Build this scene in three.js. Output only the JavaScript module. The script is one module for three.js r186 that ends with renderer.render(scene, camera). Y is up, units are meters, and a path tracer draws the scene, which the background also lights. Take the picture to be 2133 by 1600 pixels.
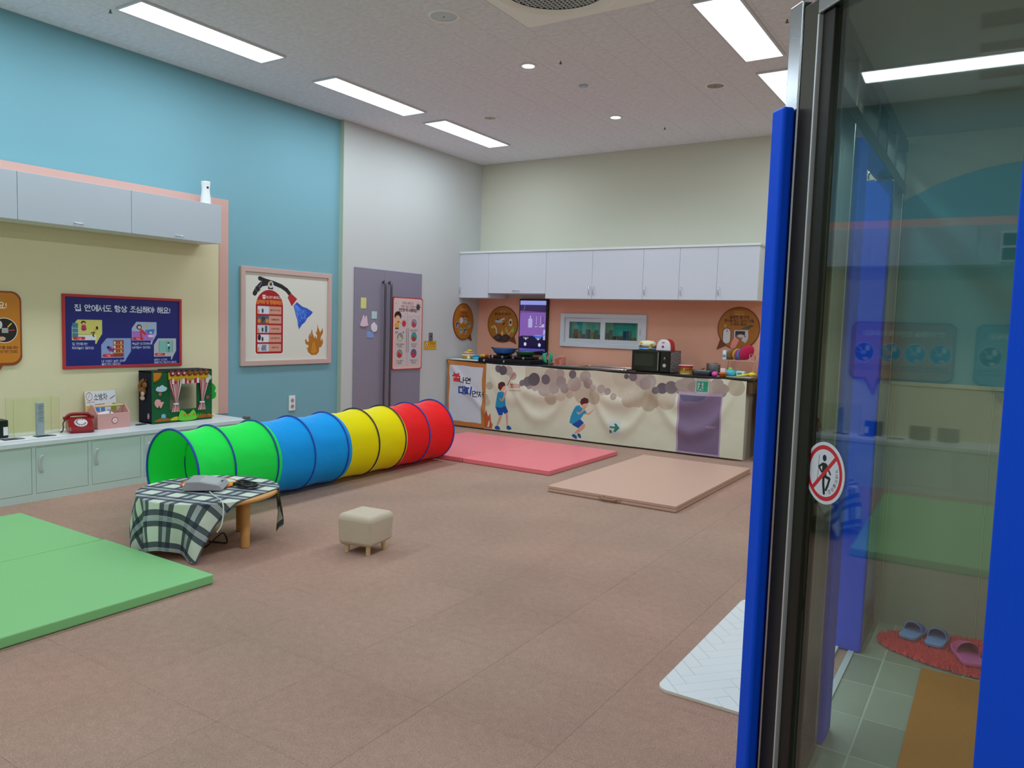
import * as THREE from 'three';
import { RoundedBoxGeometry } from 'three/addons/geometries/RoundedBoxGeometry.js';
import { mergeGeometries, mergeVertices, toCreasedNormals } from 'three/addons/utils/BufferGeometryUtils.js';
import { ImprovedNoise } from 'three/addons/math/ImprovedNoise.js';
import { RectAreaLightUniformsLib } from 'three/addons/lights/RectAreaLightUniformsLib.js';

// ---------- camera, renderer, exposure ----------
const scene = new THREE.Scene();
scene.background = new THREE.Color(0x0b0c0d);
const camera = new THREE.PerspectiveCamera(53.63, 2133 / 1600, 0.05, 60);
camera.position.set(6.110, 1.350, 8.532);
{
  const r = new THREE.Vector3(0.84004, 0.03096, -0.54163), u = new THREE.Vector3(-0.06904, 0.99635, -0.05014), b = new THREE.Vector3(0.53811, 0.07952, 0.83912);
  camera.quaternion.setFromRotationMatrix(new THREE.Matrix4().makeBasis(r, u, b));
}
const renderer = new THREE.WebGLRenderer({ antialias: true });
renderer.toneMapping = THREE.LinearToneMapping;
renderer.toneMappingExposure = 1.0;
renderer.shadowMap.enabled = true;
RectAreaLightUniformsLib.init();
const H = 3.46, RX = 9.0, RZ = 11.0;          // ceiling height, room extent
const PANEL = 15.5;                            // radiance of a ceiling light panel
const LAMP_COLOR = new THREE.Color().setRGB(.82, .94, 1.04);
// every ceiling light panel of the room: two rows are in the picture, the rows go on behind the camera
const panelSpots = [];
for (const x of [0.9, 4.415, 7.9]) for (const z of [1.47, 3.03, 4.825, 6.45, 8.0, 9.6]) if (!(x > 5 && z > 4.2 && z < 5.5)) panelSpots.push([x, z]);

// ---------- helpers ----------
let seed = 12345;
const rnd = () => { seed = (seed * 1664525 + 1013904223) >>> 0; return seed / 4294967296; };
const rr = (a, b) => a + (b - a) * rnd();
const noise = new ImprovedNoise();
const taken = new Map();
function numbered(n) { const k = taken.get(n) || 0; taken.set(n, k + 1); return k ? n + '_' + String(k).padStart(3, '0') : n; }
function shade(o) { o.traverse((c) => { if (c.isMesh) { c.castShadow = true; c.receiveShadow = true; } }); return o; }
function thing(name, label, category, pos = [0, 0, 0], turn = 0, group) {
  const o = new THREE.Group(); o.name = numbered(name); o.position.set(...pos); o.rotation.y = turn;
  o.userData = { label, category }; if (group) o.userData.group = group; scene.add(o); return o;
}
function part(parent, name, geo, material, pos, rot) {
  const m = new THREE.Mesh(geo, material); m.name = name;
  if (pos) m.position.set(...pos); if (rot) m.rotation.set(...rot);
  m.castShadow = m.receiveShadow = true; parent.add(m); return m;
}
function single(name, label, category, geo, material, pos = [0, 0, 0], turn = 0, group) {
  const m = part(scene, numbered(name), geo, material, pos, [0, turn, 0]);
  m.userData = { label, category }; if (group) m.userData.group = group; return m;
}
function struct(name, label, pos = [0, 0, 0], turn = 0) {
  const o = new THREE.Group(); o.name = name; o.position.set(...pos); o.rotation.y = turn; o.userData = { label, category: name.split('_')[0], kind: 'structure' }; scene.add(o); return o;
}
const M = (color, roughness = 0.6, o = {}) => new THREE.MeshPhysicalMaterial({ color, roughness, ...o });
const box = (w, h, d, r = 0.003) => (r > 0 ? new RoundedBoxGeometry(w, h, d, 2, Math.min(r, w / 2.01, h / 2.01, d / 2.01)) : new THREE.BoxGeometry(w, h, d));
const plain = (w, h, d) => new THREE.BoxGeometry(w, h, d);
// a box given by its two corners
const span = (x0, x1, y0, y1, z0, z1, r = 0) => box(x1 - x0, y1 - y0, z1 - z0, r).translate((x0 + x1) / 2, (y0 + y1) / 2, (z0 + z1) / 2);
const cyl = (r0, r1, h, n = 24) => new THREE.CylinderGeometry(r0, r1, h, n);
const lathe = (pts, n = 32) => new THREE.LatheGeometry(pts.map((p) => new THREE.Vector2(...p)), n);
const tube = (pts, r = 0.004, n = 40, k = 8, closed = false) => new THREE.TubeGeometry(new THREE.CatmullRomCurve3(pts.map((p) => new THREE.Vector3(...p)), closed), n, r, k, closed);
const merge = (list) => mergeGeometries(list.map((g) => (g.index ? g.toNonIndexed() : g)));
const shapeOf = (pts) => new THREE.Shape(pts.map((p) => new THREE.Vector2(...p)));
const smooth = (pts, n = 60) => new THREE.Shape(new THREE.CatmullRomCurve3(pts.map((p) => new THREE.Vector3(p[0], p[1], 0)), true, 'catmullrom', 0.5).getPoints(n).map((p) => new THREE.Vector2(p.x, p.y)));
function roundRect(w, h, r) {
  const s = new THREE.Shape(), x = -w / 2, y = -h / 2;
  s.moveTo(x + r, y); s.lineTo(x + w - r, y); s.absarc(x + w - r, y + r, r, -Math.PI / 2, 0); s.lineTo(x + w, y + h - r); s.absarc(x + w - r, y + h - r, r, 0, Math.PI / 2);
  s.lineTo(x + r, y + h); s.absarc(x + r, y + h - r, r, Math.PI / 2, Math.PI); s.lineTo(x, y + r); s.absarc(x + r, y + r, r, Math.PI, Math.PI * 1.5); return s;
}
function disc(r) { const s = new THREE.Shape(); s.absarc(0, 0, r, 0, Math.PI * 2); return s; }
const ext = (shape, depth, bevel = 0) => new THREE.ExtrudeGeometry(shape, { depth: depth - 2 * bevel, bevelEnabled: bevel > 0, bevelSize: bevel, bevelThickness: bevel, bevelSegments: 2, curveSegments: 24 }).translate(0, 0, bevel);
// an extruded board whose front carries a print; the print fills the box [x0,x1,y0,y1] of the outline
function printed(shape, depth, b) {
  const g = new THREE.ExtrudeGeometry(shape, { depth, bevelEnabled: false, curveSegments: 40 });
  g.computeBoundingBox(); const q = b || [g.boundingBox.min.x, g.boundingBox.max.x, g.boundingBox.min.y, g.boundingBox.max.y];
  const p = g.attributes.position, uv = g.attributes.uv;
  for (let i = 0; i < p.count; i++) uv.setXY(i, (p.getX(i) - q[0]) / (q[1] - q[0]), (p.getY(i) - q[2]) / (q[3] - q[2]));
  return g;
}
const planarUV = (g, ax, ay, s = 1) => { const p = g.attributes.position, uv = g.attributes.uv; const get = (i, a) => (a === 'x' ? p.getX(i) : a === 'y' ? p.getY(i) : p.getZ(i)); for (let i = 0; i < p.count; i++) uv.setXY(i, get(i, ax) * s, get(i, ay) * s); return g; };

// ---------- computed textures ----------
function dataTex(n, f, srgb = true, reps = 1) {
  const d = new Uint8Array(n * n * 4);
  for (let y = 0; y < n; y++) for (let x = 0; x < n; x++) { const c = f(x, y), i = (y * n + x) * 4; d[i] = c[0]; d[i + 1] = c[1]; d[i + 2] = c[2]; d[i + 3] = 255; }
  const t = new THREE.DataTexture(d, n, n); t.wrapS = t.wrapT = THREE.RepeatWrapping; t.magFilter = THREE.LinearFilter; t.repeat.set(reps, reps);
  if (srgb) t.colorSpace = THREE.SRGBColorSpace; t.needsUpdate = true; return t;
}
const clamp8 = (v) => Math.max(0, Math.min(255, v));
function canvasTex(w, h, draw, repeat = false) {
  const c = document.createElement('canvas'); c.width = w; c.height = h; const g = c.getContext('2d'); draw(g, w, h);
  const t = new THREE.CanvasTexture(c); t.colorSpace = THREE.SRGBColorSpace; if (repeat) t.wrapS = t.wrapT = THREE.RepeatWrapping; return t;
}

// ---------- Korean lettering, drawn stroke by stroke ----------
const JA = {
  'ㄱ': [[[0, .05], [.95, .05], [.85, 1]]], 'ㄴ': [[[0, 0], [0, .95], [1, .95]]], 'ㄷ': [[[1, .05], [0, .05], [0, .95], [1, .95]]], 'ㄹ': [[[0, .03], [1, .03], [1, .5], [0, .5], [0, .97], [1, .97]]],
  'ㅁ': [[[0, 0], [1, 0], [1, 1], [0, 1], [0, 0]]], 'ㅂ': [[[0, 0], [0, 1], [1, 1], [1, 0]], [[0, .5], [1, .5]]], 'ㅅ': [[[.5, 0], [.4, .5], [0, 1]], [[.48, .35], [1, 1]]], 'ㅇ': ['o'],
  'ㅈ': [[[.05, .05], [.95, .05]], [[.5, .05], [.4, .5], [0, 1]], [[.48, .45], [1, 1]]], 'ㅊ': [[[.35, -.12], [.65, -.12]], [[.05, .15], [.95, .15]], [[.5, .15], [.4, .55], [0, 1]], [[.48, .5], [1, 1]]],
  'ㅋ': [[[0, .05], [.95, .05], [.85, 1]], [[.05, .5], [.9, .48]]], 'ㅌ': [[[1, .03], [0, .03], [0, .97], [1, .97]], [[0, .5], [.95, .5]]], 'ㅍ': [[[0, .05], [1, .05]], [[.28, .05], [.28, .95]], [[.72, .05], [.72, .95]], [[0, .95], [1, .95]]],
  'ㅎ': [[[.3, -.1], [.7, -.1]], [[0, .18], [1, .18]], 'h'],
  'ㅏ': [[[.3, 0], [.3, 1]], [[.3, .48], [.95, .48]]], 'ㅑ': [[[.3, 0], [.3, 1]], [[.3, .35], [.95, .35]], [[.3, .62], [.95, .62]]], 'ㅓ': [[[.75, 0], [.75, 1]], [[.1, .48], [.75, .48]]], 'ㅕ': [[[.75, 0], [.75, 1]], [[.1, .35], [.75, .35]], [[.1, .62], [.75, .62]]],
  'ㅣ': [[[.55, 0], [.55, 1]]], 'ㅐ': [[[.15, 0], [.15, 1]], [[.85, 0], [.85, 1]], [[.15, .48], [.85, .48]]], 'ㅔ': [[[.4, 0], [.4, 1]], [[.9, 0], [.9, 1]], [[0, .48], [.4, .48]]],
  'ㅒ': [[[.15, 0], [.15, 1]], [[.85, 0], [.85, 1]], [[.15, .35], [.85, .35]], [[.15, .62], [.85, .62]]], 'ㅖ': [[[.4, 0], [.4, 1]], [[.9, 0], [.9, 1]], [[0, .35], [.4, .35]], [[0, .62], [.4, .62]]],
  'ㅗ': [[[0, .9], [1, .9]], [[.5, .1], [.5, .9]]], 'ㅛ': [[[0, .9], [1, .9]], [[.33, .1], [.33, .9]], [[.67, .1], [.67, .9]]], 'ㅜ': [[[0, .2], [1, .2]], [[.5, .2], [.5, 1]]], 'ㅠ': [[[0, .2], [1, .2]], [[.33, .2], [.33, 1]], [[.67, .2], [.67, 1]]], 'ㅡ': [[[0, .5], [1, .5]]],
};
const LEAD = 'ㄱㄲㄴㄷㄸㄹㅁㅂㅃㅅㅆㅇㅈㅉㅊㅋㅌㅍㅎ', VOWEL = 'ㅏㅐㅑㅒㅓㅔㅕㅖㅗㅘㅙㅚㅛㅜㅝㅞㅟㅠㅡㅢㅣ';
const TAIL = ['', 'ㄱ', 'ㄲ', 'ㄱㅅ', 'ㄴ', 'ㄴㅈ', 'ㄴㅎ', 'ㄷ', 'ㄹ', 'ㄹㄱ', 'ㄹㅁ', 'ㄹㅂ', 'ㄹㅅ', 'ㄹㅌ', 'ㄹㅍ', 'ㄹㅎ', 'ㅁ', 'ㅂ', 'ㅂㅅ', 'ㅅ', 'ㅆ', 'ㅇ', 'ㅈ', 'ㅊ', 'ㅋ', 'ㅌ', 'ㅍ', 'ㅎ'];
const TWIN = { 'ㄲ': 'ㄱㄱ', 'ㄸ': 'ㄷㄷ', 'ㅃ': 'ㅂㅂ', 'ㅆ': 'ㅅㅅ', 'ㅉ': 'ㅈㅈ' }, DUO = { 'ㅘ': 'ㅗㅏ', 'ㅙ': 'ㅗㅐ', 'ㅚ': 'ㅗㅣ', 'ㅝ': 'ㅜㅓ', 'ㅞ': 'ㅜㅔ', 'ㅟ': 'ㅜㅣ', 'ㅢ': 'ㅡㅣ' };
function jamo(g, ch, x, y, w, h) {
  const s = TWIN[ch] || ch;
  if (s.length === 2) { jamo(g, s[0], x, y, w * .44, h); jamo(g, s[1], x + w * .56, y, w * .44, h); return; }
  for (const st of JA[s] || []) {
    g.beginPath();
    if (st === 'o') g.ellipse(x + w / 2, y + h / 2, w / 2, h / 2, 0, 0, 7);
    else if (st === 'h') g.ellipse(x + w / 2, y + h * .68, w * .4, h * .32, 0, 0, 7);
    else st.forEach((p, i) => (i ? g.lineTo(x + p[0] * w, y + p[1] * h) : g.moveTo(x + p[0] * w, y + p[1] * h)));
    g.stroke();
  }
}
function syllable(g, ch, x, y, s) {
  const k = ch.charCodeAt(0) - 0xac00, L = LEAD[Math.floor(k / 588)], V = VOWEL[Math.floor((k % 588) / 28)], T = TAIL[k % 28], a = s * .08, W = s * .84;
  const top = y + s * .1, full = s * .82, hh = T ? full * .56 : full;
  if (DUO[V]) { const d = DUO[V]; jamo(g, L, x + a, top, W * .5, hh * .48); jamo(g, d[0], x + a * .6, top + hh * .56, W * .66, hh * .42); jamo(g, d[1], x + a + W * .68, top - s * .03, W * .32, hh + s * .04); }
  else if ('ㅗㅛㅜㅠㅡ'.includes(V)) { jamo(g, L, x + a + W * .16, top, W * .68, hh * .5); jamo(g, V, x + a * .4, top + hh * .58, W * 1.08, hh * .4); }
  else { jamo(g, L, x + a, top + hh * .06, W * .48, hh * .84); jamo(g, V, x + a + W * .58, top - s * .03, W * .42, hh + s * .04); }
  if (T) { const ty = top + full * .68, th = full * .34; if (T.length === 2) { jamo(g, T[0], x + a + W * .08, ty, W * .38, th); jamo(g, T[1], x + a + W * .56, ty, W * .38, th); } else jamo(g, T, x + a + W * .16, ty, W * .72, th); }
}
// writes a line; weight is the stroke width as a share of the letter size; align: 0 from x, .5 around x
function write(g, text, x, y, s, color, weight = .11, align = 0, pitch = .95) {
  const wide = (c) => (c === ' ' ? .36 : c >= '가' && c <= '힣' ? pitch : .42) * s;
  let at = x - align * [...text].reduce((n, c) => n + wide(c), 0);
  g.save(); g.strokeStyle = g.fillStyle = color; g.lineWidth = s * weight; g.lineCap = 'round'; g.lineJoin = 'round';
  for (const c of text) {
    if (c >= '가' && c <= '힣') syllable(g, c, at, y, s);
    else if (c !== ' ') { g.font = (weight > .1 ? 'bold ' : '') + s * .9 + 'px sans-serif'; g.fillText(c, at + s * .05, y + s * .86); }
    at += wide(c);
  }
  g.restore();
}
const poly = (g, pts, color) => { g.fillStyle = color; g.beginPath(); pts.forEach((p, i) => (i ? g.lineTo(...p) : g.moveTo(...p))); g.closePath(); g.fill(); };
const dot = (g, x, y, rx, ry, color) => { g.fillStyle = color; g.beginPath(); g.ellipse(x, y, rx, ry, 0, 0, 7); g.fill(); };
const rrect = (g, x, y, w, h, r, color) => { g.fillStyle = color; g.beginPath(); g.roundRect(x, y, w, h, r); g.fill(); };
const line = (g, pts, color, w) => { g.strokeStyle = color; g.lineWidth = w; g.lineCap = 'round'; g.lineJoin = 'round'; g.beginPath(); pts.forEach((p, i) => (i ? g.lineTo(...p) : g.moveTo(...p))); g.stroke(); };

// ---------- materials ----------
const carpetTex = dataTex(1024, (x, y) => { const n = rnd() + rnd() - 1, m = noise.noise(x / 5, y / 5, 3) * .5 + noise.noise(x / 40, y / 40, 7) * .35, v = n * 38 + m * 14, p = rnd() < .02 ? 26 : 0; return [clamp8(190 + v + p), clamp8(161 + v + p), clamp8(145 + v + p)]; });
const carpetBump = dataTex(512, () => { const v = 255 * rnd(); return [v, v, v]; }, false);
const grain = dataTex(256, (x, y) => { const v = 128 + 90 * (rnd() - .5) + 60 * noise.noise(x / 8, y / 8, 1); return [v, v, v]; }, false);
const weave = dataTex(128, (x, y) => { const v = 128 + 70 * Math.sin(x * Math.PI / 4) * Math.sin(y * Math.PI / 4) + 40 * (rnd() - .5); return [v, v, v]; }, false);
const boardTex = dataTex(512, (x, y) => { let v = 242 + 14 * (rnd() - .5) + 10 * noise.noise(x / 30, y / 30, 5); const w = noise.noise(x / 7, y / 5, 9); if (w > .47) v -= 60 * (w - .47) * 4; if (rnd() < .0018) v -= 70; return [clamp8(v), clamp8(v - 2), clamp8(v - 3)]; });
const carpet = M(0xffffff, .98, { map: carpetTex, bumpMap: carpetBump, bumpScale: .003, vertexColors: true, specularIntensity: .2 });
const carpetRest = M(0xffffff, .98, { map: carpetTex, specularIntensity: .2 });
const ceilingBoard = M(0xf4f7ff, .95, { map: boardTex, specularIntensity: .2 });
const plaster = (c) => M(c, .85, { bumpMap: grain, bumpScale: .0006, specularIntensity: .4 });
const teal = plaster(0x7fb0bd), cream = plaster(0xd2d1c0), offWhite = plaster(0xc8cbc9), yellowWall = plaster(0xe7dcb6), peach = plaster(0xf2b196), pinkTrim = M(0xdaaba1, .6);
const whiteGloss = M(0xd0d3dc, .32), flapWhite = M(0xbcc4cd, .32), whiteSatin = M(0xdfe5e2, .45), bench = M(0xcde1dc, .42), benchTopMat = M(0xdfe6ea, .3);
const steel = M(0xb9bcc0, .22, { metalness: 1 }), chrome = M(0xd5d8dc, .14, { metalness: 1 }), darkSteel = M(0x63635b, .3, { metalness: 1 }), brushed = M(0x2c2a24, .4, { metalness: .6 }), bronze = M(0x49443a, .42, { metalness: .75 }), satin = M(0xd3d7da, .3, { metalness: .35 });
const black = M(0x0d0d10, .35), blackGloss = M(0x08080a, .08), darkGrey = M(0x2a2b2e, .5), white = M(0xeeeeee, .5), grey = M(0x9a9ba0, .5);
const foamBlue = M(0x004fe4, .55, { specularIntensity: .35, bumpMap: grain, bumpScale: .0004 });
const wood = M(0xd59a55, .5), paleWood = M(0xe0c08c, .55);
const glass = M(0xeff7f1, .02, { transmission: 1, thickness: 0, ior: 1.62 }), clear = M(0xf2f6f2, .03, { transmission: 1, thickness: 0, ior: 1.5 });
const paper = (t, r = .5) => M(0xffffff, r, { map: t });

// ---------- the room ----------
{ // floor: slab, carpet tiles in view, plain carpet elsewhere
  const f = struct('floor', 'brown carpet tile floor');
  part(f, 'slab', span(-.2, RX + .2, -.2, -.009, -.2, RZ + .2), carpetRest);
  const tint = (x, z, k) => { /* worn and reddish patches of pile */ const a = noise.noise(x * 1.1, z * 1.3, 4.2), b = noise.noise(x * 3.1, z * 2.7, 8.1), r = noise.noise(x * .9 + 9, z * 1.1, 1.7), v = 1 + .1 * a + .07 * b + k; return [v * (.81 + .06 * r), v * (.755 - .02 * r), v * (.725 - .015 * r)]; };
  const tile = (x0, x1, z0, z1) => {
    const g = new THREE.BoxGeometry(x1 - x0 - .0009, .008, z1 - z0 - .0009, 4, 1, 4).translate((x0 + x1) / 2, -.004, (z0 + z1) / 2), p = g.attributes.position, c = new Float32Array(p.count * 3), k = rr(-.025, .025);
    for (let i = 0; i < p.count; i++) c.set(tint(p.getX(i), p.getZ(i), k), i * 3);
    g.setAttribute('color', new THREE.BufferAttribute(c, 3)); planarUV(g, 'x', 'z'); part(f, 'carpet_tile', g, carpet);
  };
  for (let i = 0; i < 12; i++) for (let j = 0; j < 17; j++) { const x0 = i * .5, x1 = Math.min(x0 + .5, 5.655); if (j > 12 && i > 10) continue; tile(x0, x1, j * .5, j * .5 + .5); }
  const rest = (a, b, c, d) => { const g = planarUV(span(a, b, -.008, 0, c, d), 'x', 'z'); const n = g.attributes.position.count, cc = new Float32Array(n * 3); for (let i = 0; i < n; i++) cc.set([.81, .755, .725], i * 3); g.setAttribute('color', new THREE.BufferAttribute(cc, 3)); part(f, 'carpet', g, carpet); };
  rest(0, RX, 8.5, RZ); rest(5.5, 5.655, 6.5, 7.02); rest(5.5, RX, 7.02, 8.5); rest(5.66, RX, 0, 4.55); rest(7.5, RX, 4.55, 7.02);
  { const g = new THREE.ShapeGeometry(shapeOf([[5.655, -6.4], [5.655, -7.02], [6.26, -7.02]])).rotateX(-Math.PI / 2); const c = new Float32Array(9); for (let i = 0; i < 3; i++) c.set([.81, .755, .725], i * 3); g.setAttribute('color', new THREE.BufferAttribute(c, 3)); part(f, 'carpet', planarUV(g, 'x', 'z'), carpet); }
}
{ // ceiling boards, laid in running bond
  const c = struct('ceiling', 'white fissured ceiling boards');
  part(c, 'slab', span(-.2, RX + .2, H + .012, H + .2, -.2, RZ + .2), M(0xa8a29f, .9));
  const variants = [0, 1, 2, 3].map((k) => { const g = new THREE.BoxGeometry(.2984, .0115, .5984), uv = g.attributes.uv, p = g.attributes.position; for (let i = 0; i < p.count; i++) { const a = p.getX(i) / .6 + k * .27, b = p.getZ(i) / .6 + k * .41; uv.setXY(i, k % 2 ? -a : a, k > 1 ? -b : b); } return g; });
  const clipped = (x0, x1, z0, z1) => planarUV(span(x0 + .0011, x1 - .0011, -.00575, .00575, z0 + .0012, z1 - .0012), 'x', 'z', 1 / .6);
  for (let i = -1; i < 20; i++) {
    const x0 = .1 + i * .3, off = i % 2 ? .05 : .35;
    for (let j = -1; j < 11; j++) {
      const z0 = off + j * .6, a = Math.max(0, x0), b = x0 + .3, d = Math.max(0, z0), e = z0 + .6; if (e <= .01) continue;
      if (a > x0 || d > z0) part(c, 'ceiling_board', clipped(a, b, d, e), ceilingBoard, [0, H + .00575, 0]);
      else part(c, 'ceiling_board', variants[(i * 7 + j * 3 + 40) % 4], ceilingBoard, [x0 + .15, H + .00575, z0 + .3]);
    }
  }
  const big = (a, b, d, e) => part(c, 'board_field', planarUV(span(a, b, H, H + .0115, d, e), 'x', 'z', 1 / .6), ceilingBoard);
  big(6.1, RX, 0, RZ); big(0, 6.1, 6.96, RZ);
}
{ // walls
  const L = struct('wall_left', 'teal painted wall with cream and yellow fields');
  part(L, 'wall_body', span(-.2, 0, 0, H, -.2, RZ + .2), teal);
  part(L, 'yellow_field', span(0, .004, .424, 1.99, 4.07, RZ), yellowWall);
  const L2 = struct('wall_left_return', 'off-white wall section standing proud of the teal wall'); part(L2, 'white_field', span(.0001, .058, 0, H, 0, 2.56), offWhite); part(L2, 'corner_strip', span(.0001, .058, 0, H, 2.5601, 2.566), M(0xb9c4ae, .6));
  const tr = struct('trim_1', 'pink band along the top of the left wall cabinets'); part(tr, 'band', span(0, .009, 2.27, 2.403, 3.97, RZ, .002), pinkTrim);
  const tr2 = struct('trim_2', 'pink upright band beside the yellow wall'); part(tr2, 'band', span(0, .009, .42, 2.27, 3.97, 4.07, .002), pinkTrim);
  const B = struct('wall_back', 'cream wall above a peach kitchen splashback');
  part(B, 'wall_body', span(-.2, RX + .2, 1.496, H, -.2, 0), cream);
  part(B, 'wall_body', span(-.2, RX + .2, 0, 1.085, -.2, 0), cream);
  part(B, 'wall_body', span(-.2, 1.366, 1.085, 1.496, -.2, 0), cream);
  part(B, 'wall_body', span(2.531, RX + .2, 1.085, 1.496, -.2, 0), cream);
  const SB = struct('wall_splashback', 'peach painted splashback behind the counter');
  part(SB, 'splashback', span(.058, 1.366, .8, 1.69, 0, .004), peach);
  part(SB, 'splashback', span(2.531, 4.7, .8, 1.69, 0, .004), peach);
  part(SB, 'splashback', span(1.366, 2.531, 1.496, 1.69, 0, .004), peach);
  part(SB, 'splashback', span(1.366, 2.531, .8, 1.085, 0, .004), peach);
  const R = struct('wall_right', 'cream wall beyond the porch'); part(R, 'wall_body', span(RX, RX + .2, 0, H, -.2, RZ + .2), cream);
  const F = struct('wall_front', 'cream wall behind the viewer'); part(F, 'wall_body', span(-.2, RX + .2, 0, H, RZ, RZ + .2), cream);
}
{ // the small sliding window over the counter
  const w = struct('window_1', 'white framed sliding window over the kitchen counter', [1.9485, 1.2905, 0]);
  const fr = M(0xdadde3, .4), W = 1.165, Hh = .411;
  part(w, 'window_frame', (() => { const s = roundRect(W, Hh, .004), h = new THREE.Path(roundRect(W - .1, Hh - .09, .003).getPoints()); s.holes.push(h); return ext(s, .075, .003); })(), fr, [0, 0, -.04]);
  const sash = (x0, x1, z) => { const s = roundRect(x1 - x0, .325, .003); s.holes.push(new THREE.Path(roundRect(x1 - x0 - .12, .215, .002).getPoints())); const o = part(w, 'sash', ext(s, .022, .002), fr, [(x0 + x1) / 2, 0, z]); part(o, 'pane', plain(x1 - x0 - .11, .22, .004), M(0xe6f2ee, .03, { transmission: 1, thickness: 0, ior: 1.6 }), [0, 0, .011]); return o; };
  sash(-.535, .03, -.02); const s2 = sash(-.02, .535, .006); part(s2, 'sash_pull', box(.012, .07, .01, .003), M(0xc4c8cf, .4), [.25, .0, .026]);
  // the shallow display behind it
  const back = M(0x50d2c2, .7); part(w, 'recess_back', span(-.5825, .5825, -.2055, .2055, -.09, -.08), back);
  const cols = [0x7e3d28, 0xa8542f, 0x35506e, 0x4a6a86, 0xc08a2e, 0x264d5c, 0x8a3b2a, 0xb4742f, 0x2f5d74, 0x3d4f66];
  let x = -.44; for (let i = 0; i < 15; i++) { const bw = rr(.035, .065), bh = rr(.05, .15); part(w, 'model_building', box(bw, bh, .016, .002), M(cols[i % 10], .7), [x + bw / 2, -.12 + bh / 2 * .8, -.072]); x += bw + rr(.002, .02); if (x > .46) break; }
}
// ---------- ceiling fittings ----------
const diffuser = M(0xffffff, .5, { emissive: LAMP_COLOR, emissiveIntensity: 1.6 }), lampFrame = M(0xd7d8dc, .5);
panelSpots.forEach(([x, z], i) => {
  const far = ['first', 'second', 'third', 'fourth', 'fifth', 'sixth'][[1.47, 3.03, 4.825, 6.45, 8.0, 9.6].indexOf(z)];
  let label = 'white LED ceiling panel, ' + far + ' from the back wall ' + (x < 2 ? 'along the teal wall' : x < 6 ? 'in the middle row' : 'in the row past the porch');
  if (x > 4 && x < 5 && z < 2) label = 'white LED ceiling panel partly behind the steel post';
  if (x > 4 && x < 5 && z > 2 && z < 4) label = 'white LED ceiling panel next to the ceiling air conditioner';
  const o = thing('ceiling_light', label, 'ceiling light', [x, H, z], 0, 'ceiling light panels');
  const s = roundRect(.31, 1.25, .01); s.holes.push(new THREE.Path(roundRect(.285, 1.225, .008).getPoints()));
  part(o, 'frame', ext(s, .014, .002).rotateX(Math.PI / 2), lampFrame);
  part(o, 'diffuser', box(.284, .01, 1.224, .003), diffuser, [0, -.006, 0]);
  const a = new THREE.RectAreaLight(LAMP_COLOR, PANEL, .28, 1.22); a.position.set(0, -.016, 0); a.rotation.x = -Math.PI / 2; a.name = 'panel_glow'; o.add(a);
});
for (const [x, z, w] of [[2.69, 3.1, 'beside the ceiling air conditioner'], [2.672, 1.386, 'nearer to the kitchen wall']]) {
  const o = thing('downlight', 'small round lit downlight in the ceiling ' + w, 'downlight', [x, H, z], 0, 'round downlights');
  part(o, 'rim', lathe([[.05, 0], [.068, 0], [.07, -.004], [.062, -.008], [.05, -.006]]), white);
  part(o, 'lens', lathe([[0, -.01], [.03, -.0095], [.052, -.006], [.053, 0]]), M(0xffffff, .5, { emissive: LAMP_COLOR, emissiveIntensity: 3 }));
  const l = new THREE.SpotLight(LAMP_COLOR, 4, 0, 1.25, .8, 2); l.position.set(0, -.02, 0); l.target.position.set(0, -2, 0); l.shadow.radius = 2.5; l.castShadow = true; o.add(l, l.target);
}
const speaker = (x, z, r, c, label) => { const o = thing('ceiling_speaker', label, 'speaker', [x, H, z], 0, 'round ceiling speakers'); part(o, 'rim', lathe([[r * .86, -.004], [r * .9, -.009], [r * .98, -.008], [r, 0]]), M(0xffffff, .5)); part(o, 'grille', lathe([[0, -.007], [r * .6, -.006], [r * .87, -.003]]), M(c, .7, { bumpMap: weave, bumpScale: .001 })); part(o, 'screw', cyl(.005, .005, .004, 10), darkGrey, [0, -.008, 0]); };
speaker(2.702, 4.24, .108, 0xcfd9e2, 'grey round ceiling speaker with a white rim beside the air conditioner');
speaker(1.51, 1.935, .075, 0xb8aea8, 'beige round ceiling speaker near the last light panel');
speaker(3.868, 1.921, .085, 0xa09894, 'dull brown round ceiling speaker next to the steel post lights');
for (const [x, z, w] of [[.685, 5.449, 'by the nearest light panel over the cabinets'], [2.979, 3.076, 'beside the lit downlight'], [2.968, .805, 'close to the kitchen wall'], [4.737, 3.082, 'beside the steel post']]) {
  const o = thing('sprinkler_head', 'tiny dark ceiling sprinkler head ' + w, 'sprinkler', [x, H, z], 0, 'sprinkler heads');
  part(o, 'plate', lathe([[0, -.004], [.03, -.003], [.034, 0]], 20), white); part(o, 'nozzle', lathe([[0, -.026], [.012, -.024], [.012, -.02], [.004, -.018], [.006, -.004]], 14), darkSteel);
}
{ const o = thing('ceiling_sensor', 'small pale blue square sensor on the ceiling', 'sensor', [2.86, H, 2.45]); part(o, 'body', box(.07, .02, .05, .006), M(0xb8c6dc, .5), [0, -.01, 0]); part(o, 'lens', new THREE.SphereGeometry(.012, 12, 8), white, [0, -.02, 0]); }
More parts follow.
